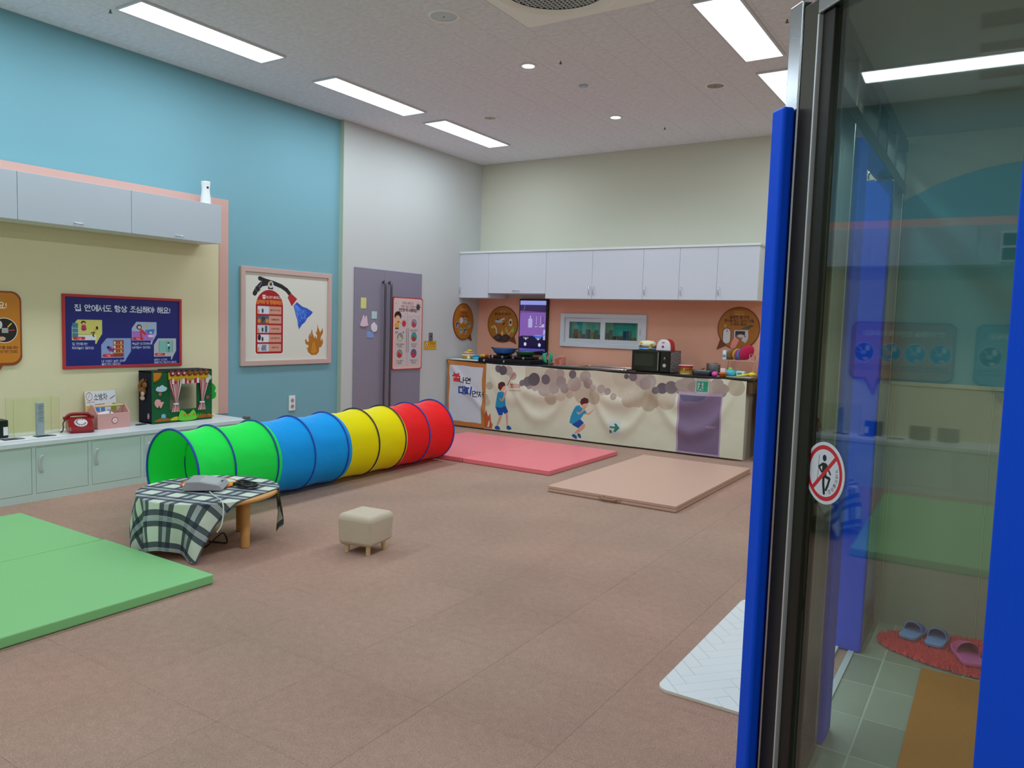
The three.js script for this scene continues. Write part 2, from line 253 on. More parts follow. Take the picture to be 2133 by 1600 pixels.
{ // ceiling cassette air conditioner
  const o = thing('air_conditioner', 'white square ceiling air conditioner with a round grille', 'air conditioner', [3.635, H, 4.325]);
  const s = roundRect(.95, .95, .03); s.holes.push(new THREE.Path(disc(.415).getPoints(48)));
  const acWhite = M(0xfbfbf6, .45); part(o, 'panel', ext(s, .034, .008).rotateX(Math.PI / 2), acWhite);
  part(o, 'ring', lathe([[.34, -.03], [.36, -.052], [.395, -.056], [.425, -.046], [.44, -.028]], 56), acWhite);
  part(o, 'intake', lathe([[0, -.004], [.34, -.004]], 40), M(0x3b3e42, .8));
  const bars = [];
  for (let i = -11; i <= 11; i++) { const q = i * .029, len = 2 * Math.sqrt(Math.max(0, .335 ** 2 - q * q)); if (len > .05) { bars.push(plain(.005, .008, len).translate(q, -.026, 0)); bars.push(plain(len, .006, .004).translate(0, -.024, q)); } }
  part(o, 'grille', merge(bars), M(0xd8dadd, .5));
}

// ---------- left wall: cabinets, bench, boards ----------
const bowHandle = (len, out, r = .005) => tube([[0, -len / 2, 0], [0, -len / 2, out * .6], [0, -len * .3, out], [0, len * .3, out], [0, len / 2, out * .6], [0, len / 2, 0]], r, 24, 8);
const gripHandle = () => { const s = smooth([[-.012, -.055], [.004, -.05], [.012, -.02], [.012, .02], [.004, .05], [-.012, .055], [-.004, .03], [0, 0], [-.004, -.03]], 40); return ext(s, .018, .004).translate(0, 0, -.009).rotateY(-Math.PI / 2); };
{
  const edges = [4.261, 5.079, 5.903, 6.727, 7.551, 8.375], w = ['at the far end under the white camera', 'second from the far end', 'cut by the picture edge', 'seen only in the glass', 'out of view near the viewer'];
  for (let i = 0; i < 5; i++) {
    const z0 = edges[i], z1 = edges[i + 1], o = thing('wall_cabinet', 'white flap-front wall cabinet on the teal wall, ' + w[i], 'cabinet', [0, 1.965, (z0 + z1) / 2], 0, 'wall cabinets on the teal wall'), d = z1 - z0;
    part(o, 'body', span(.009, .284, 0, .331, -d / 2, d / 2, .002), whiteSatin);
    const door = part(o, 'door', span(.285, .303, -.002, .331, -d / 2 + .0015, d / 2 - .0015, .002), flapWhite);
    const h = tube([[.303, .026, -.028], [.318, .024, -.026], [.322, .022, -.015], [.322, .022, .015], [.318, .024, .026], [.303, .026, .028]], .005, 20, 8);
    part(door, 'handle', h, satin);
    if (i === 3) { const f = part(door, 'deco_window', span(.303, .31, .02, .27, -.25, -.05, .002), white); for (const y of [.035, .155]) part(f, 'deco_pane', span(.31, .312, y, y + .1, -.235, -.065), M(0x3f5a60, .2)); }
  }
  const c = thing('security_camera', 'white bottle-shaped camera standing on the wall cabinet', 'camera', [.15, 2.296, 4.31], Math.PI / 2 - .5);
  part(c, 'body', lathe([[0, 0], [.043, 0], [.045, .01], [.043, .06], [.036, .11], [.034, .15], [.039, .2], [.037, .208], [.02, .212], [0, .213]]), white);
  part(c, 'lens', new THREE.SphereGeometry(.01, 14, 10), blackGloss, [.012, .155, .03]);
}
{ // bench of low cabinets
  const edges = [4.31, 4.71, 5.11, 5.52, 5.91, 6.31, 6.71, 7.11, 7.51], names = ['hidden by the tunnel at the far end', 'behind the green tunnel mouth', 'beside the green tunnel mouth', 'below the red telephone', 'at the picture edge', 'nearest one seen in the glass', 'second one seen in the glass', 'out of view near the viewer'];
  for (let i = 0; i < 8; i++) {
    const z0 = edges[i], z1 = edges[i + 1], o = thing('bench_cabinet', 'pale low bench cabinet with curved handle, ' + names[i], 'cabinet', [0, 0, (z0 + z1) / 2], 0, 'low bench cabinets'), d = z1 - z0;
    const s = roundRect(d, .39, .001); s.holes.push(new THREE.Path(roundRect(d - .026, .326, .002).getPoints().map((p) => new THREE.Vector2(p.x, p.y + .02))));
    part(o, 'carcass', merge([span(.0, .455, 0, .39, -d / 2, d / 2)]), bench);
    part(o, 'face_frame', ext(s, .02).rotateY(Math.PI / 2).translate(.455, .195, 0), bench);
    const door = part(o, 'door', span(.4555, .4755, .054, .376, -d / 2 + .0155, d / 2 - .0155, .002), M(0xcbe1da, .4));
    part(door, 'handle', gripHandle(), satin, [.482, .262, d / 2 - .045]);
  }
  const e = thing('bench_end_panel', 'plain white end panel of the low bench behind the tunnel', 'panel', [0, 0, 4.21]); part(e, 'panel', span(0, .475, 0, .39, -.1, .0995, .002), bench);
  single('worktop', 'long white worktop over the low bench cabinets', 'counter top', span(0, .49, .3905, .424, 4.11, 8.3, .004), benchTopMat);
  single('corner_guard', 'small grey corner guard on the end of the white worktop', 'corner guard', box(.06, .025, .05, .01), M(0x5f655c, .7), [.478, .437, 4.13]);
}
const leftBoard = (name, label, cat, shape, depth, tex, side, pos, bb) => { const m = new THREE.Mesh(printed(shape, depth, bb), [paper(tex), side]); m.name = numbered(name); m.position.set(...pos); m.rotation.y = Math.PI / 2; m.castShadow = m.receiveShadow = true; m.userData = { label, category: cat }; scene.add(m); return m; };
{ // navy safety poster
  const t = canvasTex(1024, 600, (g, w, h) => {
    g.fillStyle = '#111a72'; g.fillRect(0, 0, w, h);
    write(g, '집 안에서도 항상 조심해야 해요!', 78, 62, 62, '#e4e8f6', .13, 0, .93);
    const bub = (x, y, ww, hh, c) => { poly(g, [[x + ww * .18, y], [x + ww, y], [x + ww, y + hh * .68], [x + ww * .86, y + hh], [x + ww * .8, y + hh * 1.18], [x + ww * .76, y + hh * 1.18], [x + ww * .76, y + hh], [x, y + hh], [x, y + hh * .34]], c); };
    const tag = (x, y, s) => { rrect(g, x, y, 100, 26, 13, '#d0262f'); write(g, s, x + 50, y + 3, 20, '#f6b0a0', .12, .5); };
    bub(56, 196, 250, 178, '#d8d070'); g.fillStyle = '#3d7f98'; g.fillRect(60, 226, 46, 128); line(g, [[60, 270], [106, 270]], '#bcd', 4); line(g, [[60, 310], [106, 310]], '#bcd', 4);
    g.fillStyle = '#e3e0e6'; g.fillRect(106, 330, 150, 42); line(g, [[106, 326], [215, 322]], '#888', 3); dot(g, 150, 222, 20, 16, '#3c2018'); dot(g, 152, 230, 12, 12, '#e8b090'); poly(g, [[136, 242], [168, 242], [176, 282], [130, 282]], '#c23048'); poly(g, [[132, 276], [174, 276], [166, 292], [140, 292]], '#5b3a8c'); line(g, [[140, 290], [132, 306]], '#e8b090', 5); line(g, [[162, 290], [170, 304]], '#e8b090', 5);
    dot(g, 262, 268, 10, 16, '#15110f'); poly(g, [[238, 270], [262, 276], [254, 312], [232, 300]], '#e0b52e'); line(g, [[240, 308], [226, 330], [236, 342]], '#1a1a1e', 9); line(g, [[232, 304], [214, 312]], '#1a1a1e', 8);
    tag(64, 344, '거실'); write(g, '집 안에서는', 56, 392, 26, '#e0e4f4', .1, 0, .9); write(g, '뛰어놀지 않아요!', 56, 428, 26, '#e0e4f4', .1, 0, .9);
    bub(296, 356, 262, 176, '#8b9fd0'); g.fillStyle = '#8a3e2c'; g.fillRect(400, 374, 92, 150); for (const y of [412, 450, 488]) line(g, [[400, y], [492, y]], '#d9a074', 5); for (let i = 0; i < 9; i++) { g.fillStyle = ['#e9d7c0', '#c2543a', '#e6b060'][i % 3]; g.fillRect(406 + (i % 3) * 28, 384 + Math.floor(i / 3) * 38, 14, 24); }
    dot(g, 358, 440, 14, 14, '#2a1714'); dot(g, 384, 458, 26, 22, '#7a2f86'); line(g, [[390, 446], [414, 420]], '#e8b090', 7); line(g, [[380, 476], [384, 500]], '#e8b090', 8); tag(306, 498, '거실');
    write(g, '내 키보다 높은 곳에', 296, 548, 24, '#e0e4f4', .1, 0, .9); write(g, '올라가지 않아요!', 296, 574, 24, '#e0e4f4', .1, 0, .9);
    bub(566, 206, 232, 172, '#a9b7d6'); g.fillStyle = '#b070c8'; g.fillRect(568, 292, 196, 84); dot(g, 634, 254, 24, 24, '#2a1712'); dot(g, 636, 256, 15, 15, '#edc0a6'); poly(g, [[646, 268], [672, 284], [704, 318], [684, 330], [656, 300], [664, 346], [644, 350], [640, 300]], '#c9303c'); poly(g, [[690, 280], [780, 270], [772, 312], [712, 318]], '#3f7ac4'); dot(g, 742, 304, 12, 8, '#cfe0f4'); dot(g, 704, 250, 12, 12, '#e0b040'); dot(g, 742, 336, 26, 12, '#e4d4ee'); tag(574, 348, '욕실');
    write(g, '욕실은 미끄러워서', 566, 394, 25, '#e0e4f4', .1, 0, .9); write(g, '넘어질수 있어요!', 566, 428, 25, '#e0e4f4', .1, 0, .9);
    bub(772, 358, 218, 172, '#b9bdc4'); g.fillStyle = '#7fbfb4'; g.fillRect(822, 378, 132, 112); line(g, [[822, 378], [822, 490]], '#4a5d60', 3); line(g, [[894, 378], [894, 490]], '#5c8d86', 3); line(g, [[954, 378], [954, 490]], '#4a5d60', 3); dot(g, 914, 402, 10, 9, '#20221f'); dot(g, 914, 422, 9, 14, '#e6ece8'); dot(g, 918, 448, 10, 16, '#2f4a48'); line(g, [[910, 462], [910, 488]], '#39504e', 5); line(g, [[922, 462], [922, 488]], '#39504e', 5); tag(780, 496, '베란다');
    write(g, '베란다 난간에', 772, 548, 22, '#e0e4f4', .1, 0, .88); write(g, '매달리거나 장난치지 않아요!', 772, 573, 21, '#e0e4f4', .1, 0, .8);
  });
  const o = thing('safety_poster', 'navy blue home safety poster with a red border', 'poster', [.0047, 1.18, 4.9645], Math.PI / 2);
  const W = 1.01, h = .581, s = roundRect(W, h, .002); s.holes.push(new THREE.Path(roundRect(W - .036, h - .036, .001).getPoints()));
  part(o, 'border', ext(s, .014, .002), M(0xb93038, .5)); const p = new THREE.Mesh(printed(roundRect(W - .034, h - .034, .001), .006), [paper(t), white]); p.name = 'print'; p.castShadow = p.receiveShadow = true; o.add(p);
}
{ // orange speech-bubble boards, the first one cut by the picture edge
  const bubble = (w, h) => { const r = .07, s = new THREE.Shape(), x = -w / 2, y = -h / 2; s.moveTo(x + r, y); s.lineTo(w / 2 - .26, y); s.lineTo(w / 2 - .22, y - .15); s.lineTo(w / 2 - .13, y); s.lineTo(w / 2 - r, y); s.absarc(w / 2 - r, y + r, r, -Math.PI / 2, 0); s.absarc(w / 2 - r, h / 2 - r, r, 0, Math.PI / 2); s.absarc(x + r, h / 2 - r, r, Math.PI / 2, Math.PI); s.absarc(x + r, y + r, r, Math.PI, Math.PI * 1.5); return s; };
  const draw = (bg, rim) => canvasTex(1024, 800, (g, w, h) => {
    g.fillStyle = rim; g.fillRect(0, 0, w, h); rrect(g, 14, 14, w - 28, 590, 76, bg); poly(g, [[740, 600], [766, 770], [850, 600]], bg);
    [[140, '#3a6fa8'], [380, '#3a8fc0'], [620, '#2d7fb8'], [884, '#181614']].forEach(([x, c], i) => { dot(g, x, 330, 106, 106, '#f1e6cf'); dot(g, x, 330, 100, 100, c); rrect(g, x - 20, 310, 52, 42, 5, '#a9a6a4'); line(g, [[x + 30, 300], [x + 56, 272]], '#e0b030', 12); line(g, [[x + 40, 330], [x + 80, 326]], '#c8303a', 9); dot(g, x - 36, 284, 22, 34, '#d8d8d8'); dot(g, x - 20, 400, 30, 18, '#d8a888'); });
    for (let i = 0; i < 4; i++) { write(g, '전기 코드를 꽂을 때는', 160 + i * 240 - 0, 462, 26, '#4a2410', .1, .5, .82); write(g, '손으로 당기면 안돼요', 160 + i * 240, 496, 26, '#4a2410', .1, .5, .82); }
    write(g, '전기제품을 안전하게 사용해요!', 512, 90, 60, '#fff2d8', .13, .5);
  });
  const m = leftBoard('speech_bubble_board', 'orange rounded speech-bubble board cut by the picture edge', 'sign', bubble(.86, .54), .012, draw('#cf7f1c', '#93401a'), M(0x8f3f1a, .5), [.0047, 1.2, 6.192]);
  leftBoard('speech_bubble_board', 'grey speech-bubble board seen only in the glass', 'sign', bubble(.86, .54), .012, draw('#9aa09a', '#6d6f70'), M(0x6d6f70, .5), [.0047, 1.2, 7.2]);
}
{ // framed extinguisher picture
  const t = canvasTex(1024, 840, (g, w, h) => {
    g.fillStyle = '#dfdfd4'; g.fillRect(0, 0, w, h);
    const F = (x, y) => [(x - 122) * 1024 / 790, (y - (100 + (x - 122) * .085)) * 840 / (862 - (x - 122) * .105)], L = (pts, c, wd) => line(g, pts.map((p) => F(...p)), c, wd), Q = (pts, c) => poly(g, pts.map((p) => F(...p)), c);
    g.save();
    L([[256, 170], [300, 190], [380, 215], [450, 245], [500, 280], [530, 318]], '#191b20', 40); L([[256, 172], [330, 200]], '#191b20', 34); L([[320, 215], [270, 225], [235, 265], [212, 312]], '#191b20', 46); L([[272, 215], [245, 260]], '#7d8086', 7); dot(g, ...F(238, 268), 30, 30, '#5a5d62'); dot(g, ...F(238, 268), 22, 22, '#16181c');
    Q([[330, 215], [374, 220], [374, 275], [330, 272]], '#191b20'); dot(g, ...F(354, 228), 32, 34, '#cfd0d2'); dot(g, ...F(354, 222), 16, 18, '#23242a'); dot(g, ...F(348, 210), 13, 12, '#c78a3c');
    Q([[510, 350], [540, 310], [602, 366], [550, 436]], '#b5202a');
    Q([[568, 430], [600, 396], [655, 440], [700, 455], [760, 492], [740, 520], [705, 548], [680, 590], [650, 615], [622, 658], [612, 620], [605, 570], [590, 520]], '#2458c8'); for (let i = 0; i < 6; i++) L([[580 + i * 3, 425], [600 + i * 14, 510 - i * 4], [620 + i * 18, 600 - i * 20]], i % 2 ? '#4a86f0' : '#78a8f8', 6); for (let i = 0; i < 16; i++) dot(g, ...F(600 + rnd() * 90, 450 + rnd() * 130), 4, 6, '#9cc0fa');
    const [bx0, by0] = F(222, 272), [bx1, by1] = F(468, 880), bw = bx1 - bx0, bh = by1 - by0; g.fillStyle = '#eee6dc'; g.beginPath(); g.roundRect(bx0 - 8, by0 - 8, bw + 16, bh + 24, [bw / 2 + 8, bw / 2 + 8, 24, 24]); g.fill(); g.fillStyle = '#a5161e'; g.beginPath(); g.roundRect(bx0, by0, bw, bh + 8, [bw / 2, bw / 2, 24, 24]); g.fill();
    const mx = bx0 + bw / 2; write(g, '불', mx - 88, by0 + 44, 44, '#f4dcd0', .15); write(g, '이나면 대피하고!', mx - 44, by0 + 56, 28, '#f4dcd0', .12, 0, .8); write(g, '침착하게 행동해요!', mx, by0 + 96, 42, '#e98d33', .14, .5, .84);
    for (let i = 0; i < 5; i++) { const [, y] = F(240, 432 + i * 91), hh = 74, x0 = bx0 + 20, w1 = (bw - 40) * .47; rrect(g, x0, y, bw - 40, hh, 6, '#d79a86'); rrect(g, x0, y, w1, hh, 6, ['#d6dbe8', '#5d5c6e', '#c6d0e2', '#e4e0ea', '#d2d6e2'][i]); dot(g, x0 + 58, y + 44, 11, 22, '#3c3a44'); if (i % 2 === 0) dot(g, x0 + 12, y + 50, 8, 22, '#e28f3c'); if (i === 1) { dot(g, x0 + 20, y + 50, 18, 22, '#d98b22'); dot(g, x0 + 110, y + 50, 18, 22, '#d98b22'); dot(g, x0 + 66, y + 28, 20, 18, '#38394a'); } if (i === 2) { g.fillStyle = '#4a5568'; g.fillRect(x0 + 86, y + 6, 26, 62); } if (i === 3) dot(g, x0 + 22, y + 28, 18, 30, '#2a1a1c'); if (i === 4) { g.fillStyle = '#8d93a6'; g.fillRect(x0 + 56, y + 8, 46, 58); line(g, [[x0 + 56, y + 8], [x0 + 102, y + 66]], '#565c70', 4); line(g, [[x0 + 102, y + 8], [x0 + 56, y + 66]], '#565c70', 4); }
      write(g, ['불이야 라고 외쳐요', '비상벨을 눌러요', '수건으로 막아요', '낮은 자세로 가요', '계단으로 가요'][i], x0 + w1 + (bw - 40 - w1) / 2, y + 26, 18, '#5c2f26', .11, .5, .72); }
    Q([[715, 880], [700, 830], [715, 840], [720, 815], [690, 800], [682, 765], [695, 750], [705, 780], [722, 775], [718, 730], [735, 690], [745, 735], [742, 690], [752, 655], [760, 700], [778, 745], [785, 720], [795, 740], [800, 755], [806, 720], [785, 680], [800, 690], [808, 640], [805, 605], [820, 650], [838, 690], [862, 645], [868, 690], [845, 730], [842, 760], [850, 770], [860, 740], [868, 790], [850, 830], [828, 835], [825, 880], [800, 905], [750, 908]], '#b4701a'); Q([[745, 880], [755, 800], [775, 770], [790, 810], [805, 870], [775, 895]], '#c98a20');
    g.restore();
  });
  const o = thing('framed_picture', 'pink framed picture of a red fire extinguisher spraying at flames', 'picture', [0, 1.3385, 3.2615], Math.PI / 2);
  const W = 1.152, h = .947, s = roundRect(W, h, .004); s.holes.push(new THREE.Path(roundRect(W - .085, h - .085, .002).getPoints()));
  part(o, 'frame', ext(s, .028, .004), M(0xcbaea6, .55)); const p = new THREE.Mesh(printed(roundRect(W - .084, h - .084, .001), .01), [paper(t), white]); p.name = 'picture_print'; p.castShadow = p.receiveShadow = true; o.add(p);
}
{ // wall outlet
  const o = thing('wall_outlet', 'white double power outlet low on the teal wall', 'outlet', [0, .46, 3.2], Math.PI / 2);
  part(o, 'plate', box(.082, .155, .012, .005), white, [0, 0, .006]);
  for (const y of [.03, -.03]) { const c = part(o, 'socket', cyl(.02, .02, .006, 24), M(0x9fa0a4, .6), [0, y, .0125], [Math.PI / 2, 0, 0]); for (const x of [-.008, .008]) part(c, 'pin_hole', cyl(.003, .003, .004, 8), black, [x, .0025, 0]); }
}
{ // mock refrigerator doors set in the white field
  const g1 = M(0x8f8a9b, .5, { metalness: .15 }), o = thing('refrigerator', 'grey two-door refrigerator front set flush in the white wall', 'refrigerator', [.0586, 0, 1.812], Math.PI / 2);
  part(o, 'door', box(.482, 1.915, .016, .003), g1, [-.335, .9595, .008]); part(o, 'door', box(.666, 1.915, .016, .003), g1, [.241, .9595, .008]);
  for (const x of [-.128, -.026]) part(o, 'handle', tube([[x, 1.775, .016], [x, 1.785, .04], [x, 1.76, .055], [x, 1.6, .058], [x, .5, .058], [x, .29, .055], [x, .265, .04], [x, .275, .016]], .013, 60, 12), M(0x6d6a70, .3, { metalness: .9 }));
  const mag = (label, name, geo, m, z, y) => single(name, label, 'magnet', geo, m, [.0752, y, z], Math.PI / 2, 'refrigerator magnets');
  mag('yellow paper note on the refrigerator door', 'paper_note', box(.085, .12, .004, .001), M(0xd6d982, .8), 2.25, 1.525);
  mag('pale aqua square magnet on the refrigerator door', 'square_magnet', box(.085, .085, .008, .003), M(0xb6d2d6, .5), 2.075, 1.395);
  mag('white and pink gown-shaped magnet on the refrigerator door', 'gown_magnet', ext(smooth([[-.055, -.05], [.05, -.045], [.045, .0], [.03, .06], [.01, .02], [-.01, .065], [-.03, .02]]), .012, .003), M(0xdcc3d2, .5), 2.24, 1.32);
  mag('round white magnet on the refrigerator door', 'round_magnet', ext(smooth([[0, -.05], [.04, -.03], [.042, .02], [.012, .045], [0, .055], [-.012, .045], [-.042, .02], [-.04, -.03]]), .012, .003), M(0xdcdae2, .5), 2.08, 1.255);
  mag('blue rectangular magnet on the refrigerator door', 'card_magnet', box(.11, .07, .008, .003), M(0x7fa0d4, .5), 2.135, 1.17);
}
{ // refrigerator poster
  const t = canvasTex(512, 820, (g, w, h) => {
    g.fillStyle = '#b5393c'; g.fillRect(0, 0, w, h); rrect(g, 12, 12, w - 24, h - 24, 26, '#e6c0b8'); g.fillStyle = '#cdbfbd'; g.fillRect(40, 190, 432, 590); g.fillStyle = '#d9c3bf'; g.fillRect(30, 34, 452, 160);
    write(g, '우리집 냉장고는', 250, 48, 30, '#7a3a3c', .1, .5, .85); write(g, '세균이 살고 있어요!?', 258, 86, 30, '#7a3a3c', .1, .5, .85); write(g, '안전하게 사용해요!', 258, 122, 42, '#35262c', .14, .5, .85);
    line(g, [[252, 190], [252, 780]], '#8f8688', 4); line(g, [[236, 350], [236, 620]], '#5e595c', 7); line(g, [[270, 350], [270, 620]], '#5e595c', 7);
    dot(g, 430, 104, 32, 34, '#3c3840'); for (let i = 0; i < 8; i++) line(g, [[430, 104], [430 + 50 * Math.cos(i * .8), 104 + 52 * Math.sin(i * .8)]], '#3c3840', 6);
    dot(g, 86, 212, 58, 52, '#20110c'); dot(g, 84, 262, 48, 58, '#e3b28a'); dot(g, 96, 278, 16, 10, '#a83830'); dot(g, 70, 320, 38, 34, '#dba73a'); line(g, [[48, 352], [98, 350]], '#2a2f3a', 14);
    dot(g, 190, 296, 32, 34, '#c02f3a'); for (let i = 0; i < 8; i++) line(g, [[190, 296], [190 + 46 * Math.cos(i * .8), 296 + 48 * Math.sin(i * .8)]], '#c02f3a', 5);
    const C = [[362, 290, '#9a929a', '#c03a40'], [128, 450, '#8f8c88', '#c8c2a0'], [366, 450, '#3a9a98', '#b03424'], [124, 636, '#8f8a86', '#c02a30'], [366, 636, '#6d5a78', '#b8384c']];
    for (const [x, y, a, b] of C) { dot(g, x, y, 60, 60, '#d9e2e0'); dot(g, x, y, 54, 54, a); dot(g, x, y + 20, 36, 24, b); dot(g, x - 14, y - 6, 12, 16, b); }
    [[362, 360, '음식은 익혀서'], [128, 520, '식품은 밀폐하여'], [366, 520, '생선은 따로'], [124, 706, '고기는 얼려서'], [366, 706, '과일은 씻어서']].forEach(([x, y, s]) => { write(g, s, x, y, 22, '#5a4a4c', .1, .5, .85); write(g, '보관해요', x, y + 26, 22, '#5a4a4c', .1, .5, .85); });
    for (let i = 0; i < 16; i++) dot(g, 50 + rnd() * 420, 50 + rnd() * 330, 4, 5, '#5a4a50'); line(g, [[46, 392], [70, 404], [84, 386]], '#3d3a48', 8); dot(g, 180, 396, 8, 12, '#3a3440');
  });
  leftBoard('fridge_poster', 'tall red-bordered poster about fridge hygiene with small round pictures', 'poster', roundRect(.545, .866, .03), .01, t, M(0x9b2c32, .5), [.0756, 1.187, 1.5]);
}
{ // switch and the yellow notice under it
  const o = thing('key_switch', 'small grey metal key switch on the white wall', 'switch', [.058, 1.147, 1.03], Math.PI / 2); part(o, 'plate', box(.075, .11, .008, .003), M(0x8d8c88, .4, { metalness: .7 }), [0, 0, .004]); part(o, 'keyhole', cyl(.01, .01, .008, 16), darkGrey, [0, .008, .008], [Math.PI / 2, 0, 0]);
  const t = canvasTex(256, 118, (g, w, h) => { g.fillStyle = '#d8a912'; g.fillRect(0, 0, w, h); dot(g, 48, 52, 34, 38, '#f0e2cc'); g.strokeStyle = '#b8402a'; g.lineWidth = 8; g.beginPath(); g.ellipse(48, 52, 32, 36, 0, 0, 7); g.stroke(); line(g, [[26, 28], [70, 78]], '#b8402a', 8); dot(g, 48, 54, 8, 18, '#2a2420'); write(g, '조작금지', 172, 18, 40, '#8a4a10', .12, .5, .9); write(g, '만지지 마세요', 172, 70, 20, '#8a5a18', .1, .5, .85); });
  leftBoard('warning_notice', 'small yellow warning notice below the key switch', 'sign', roundRect(.24, .108, .003), .005, t, M(0xc89a10, .5), [.058, 1.046, 1.037]);
}
// speech-bubble discs
const bubbleDisc = (rx, ry, tail) => { const s = new THREE.Shape(), a0 = Math.atan2(tail[1] / ry, tail[0] / rx); const n = 72; for (let i = 0; i <= n; i++) { const a = a0 + .16 + (Math.PI * 2 - .4) * i / n; i ? s.lineTo(rx * Math.cos(a), ry * Math.sin(a)) : s.moveTo(rx * Math.cos(a), ry * Math.sin(a)); } s.lineTo(tail[0], tail[1]); s.closePath(); return s; };
const discTex = (draw) => canvasTex(512, 512, (g) => { g.fillStyle = '#7c3a16'; g.fillRect(0, 0, 512, 512); dot(g, 256, 256, 244, 244, '#b4701c'); draw(g); });
const discUV = (r, ry = r) => [-r, r, -ry, ry];
{
  const t = discTex((g) => { write(g, '안전한 조리', 256, 70, 34, '#e0b070', .1, .5, .9); write(g, '주방에서는', 256, 112, 40, '#7a2c10', .13, .5, .9); write(g, '조심해야 해요', 256, 156, 40, '#7a2c10', .13, .5, .9); [[200, 240, '#c4ccd8'], [300, 240, '#7c8a84'], [104, 300, '#55325e'], [402, 300, '#567a66'], [190, 386, '#4a8484'], [306, 386, '#4a4a2c']].forEach(([x, y, c]) => { dot(g, x, y, 44, 44, '#d9cdb8'); dot(g, x, y, 38, 38, c); dot(g, x + 6, y + 10, 14, 18, '#d8c4a8'); }); });
  leftBoard('speech_bubble_disc', 'round brown speech-bubble sign on the white side wall by the counter', 'sign', bubbleDisc(.226, .243, [.2, -.255]), .01, t, M(0x7c3a16, .5), [.058, 1.352, .352], discUV(.226, .243));
}

// ---------- kitchen ----------
{ // upper cabinets
  const U = [[.0585, .519, 1.668, 'L', 'at the white wall corner'], [.519, 1.372, 1.728, 'flap', 'with a raised bottom above the screen'], [1.372, 2.003, 1.668, 'R', 'left one of the pair over the window'], [2.003, 2.645, 1.668, 'L', 'right one of the pair over the window'], [2.645, 3.072, 1.668, 'L', 'above the microwave'], [3.072, 3.495, 1.668, 'L', 'second from the free end'], [3.495, 3.935, 1.668, 'L', 'at the free end above the dish rack']];
  for (const [x0, x1, y0, side, w] of U) {
    const o = thing('kitchen_cabinet', 'white upper kitchen cabinet ' + w, 'cabinet', [(x0 + x1) / 2, y0, 0], 0, 'upper kitchen cabinets'), d = (x1 - x0) / 2, h = 2.236 - y0;
    part(o, 'body', span(-d, d, 0, h, .004, .436, .001), whiteSatin);
    const door = part(o, 'door', span(-d + .0012, d - .0012, -.002, h, .437, .455, .002), whiteGloss);
    if (side === 'flap') part(door, 'handle', tube([[-.045, .035, .455], [-.045, .032, .472], [-.03, .03, .478], [.03, .03, .478], [.045, .032, .472], [.045, .035, .455]], .005, 20, 8), chrome);
    else part(door, 'handle', bowHandle(.085, .022), chrome, [side === 'L' ? -d + .028 : d - .028, .095, .455]);
  }
  single('cabinet_cornice', 'thin white top board along the upper kitchen cabinets', 'top board', span(.0585, 3.945, 2.2365, 2.262, .004, .466, .003), whiteSatin);
}
{ // counter
  const o = thing('kitchen_counter', 'pale kitchen counter mostly covered by a hanging banner', 'counter', [0, 0, 0]);
  part(o, 'body', span(.059, 3.93, 0, .826, .004, .655, .004), M(0xcfcab8, .6));
  part(o, 'worktop', span(.059, 4.0, .8265, .856, .005, .69, .004), M(0x1d1b19, .25));
  part(o, 'end_block', span(3.932, 3.998, .7, .826, .2, .68, .004), M(0x5a4526, .5));
  const s = thing('sink', 'stainless steel sink rim set in the counter', 'sink', [2.07, .8562, .36]);
  const q = roundRect(1.0, .5, .05); q.holes.push(new THREE.Path(roundRect(.62, .36, .05).getPoints().map((p) => new THREE.Vector2(p.x + .1, p.y))));
  part(s, 'rim', ext(q, .012, .003).rotateX(-Math.PI / 2), chrome); part(s, 'basin', span(-.2, .4, .0005, .004, -.17, .17, .001), darkSteel);
}
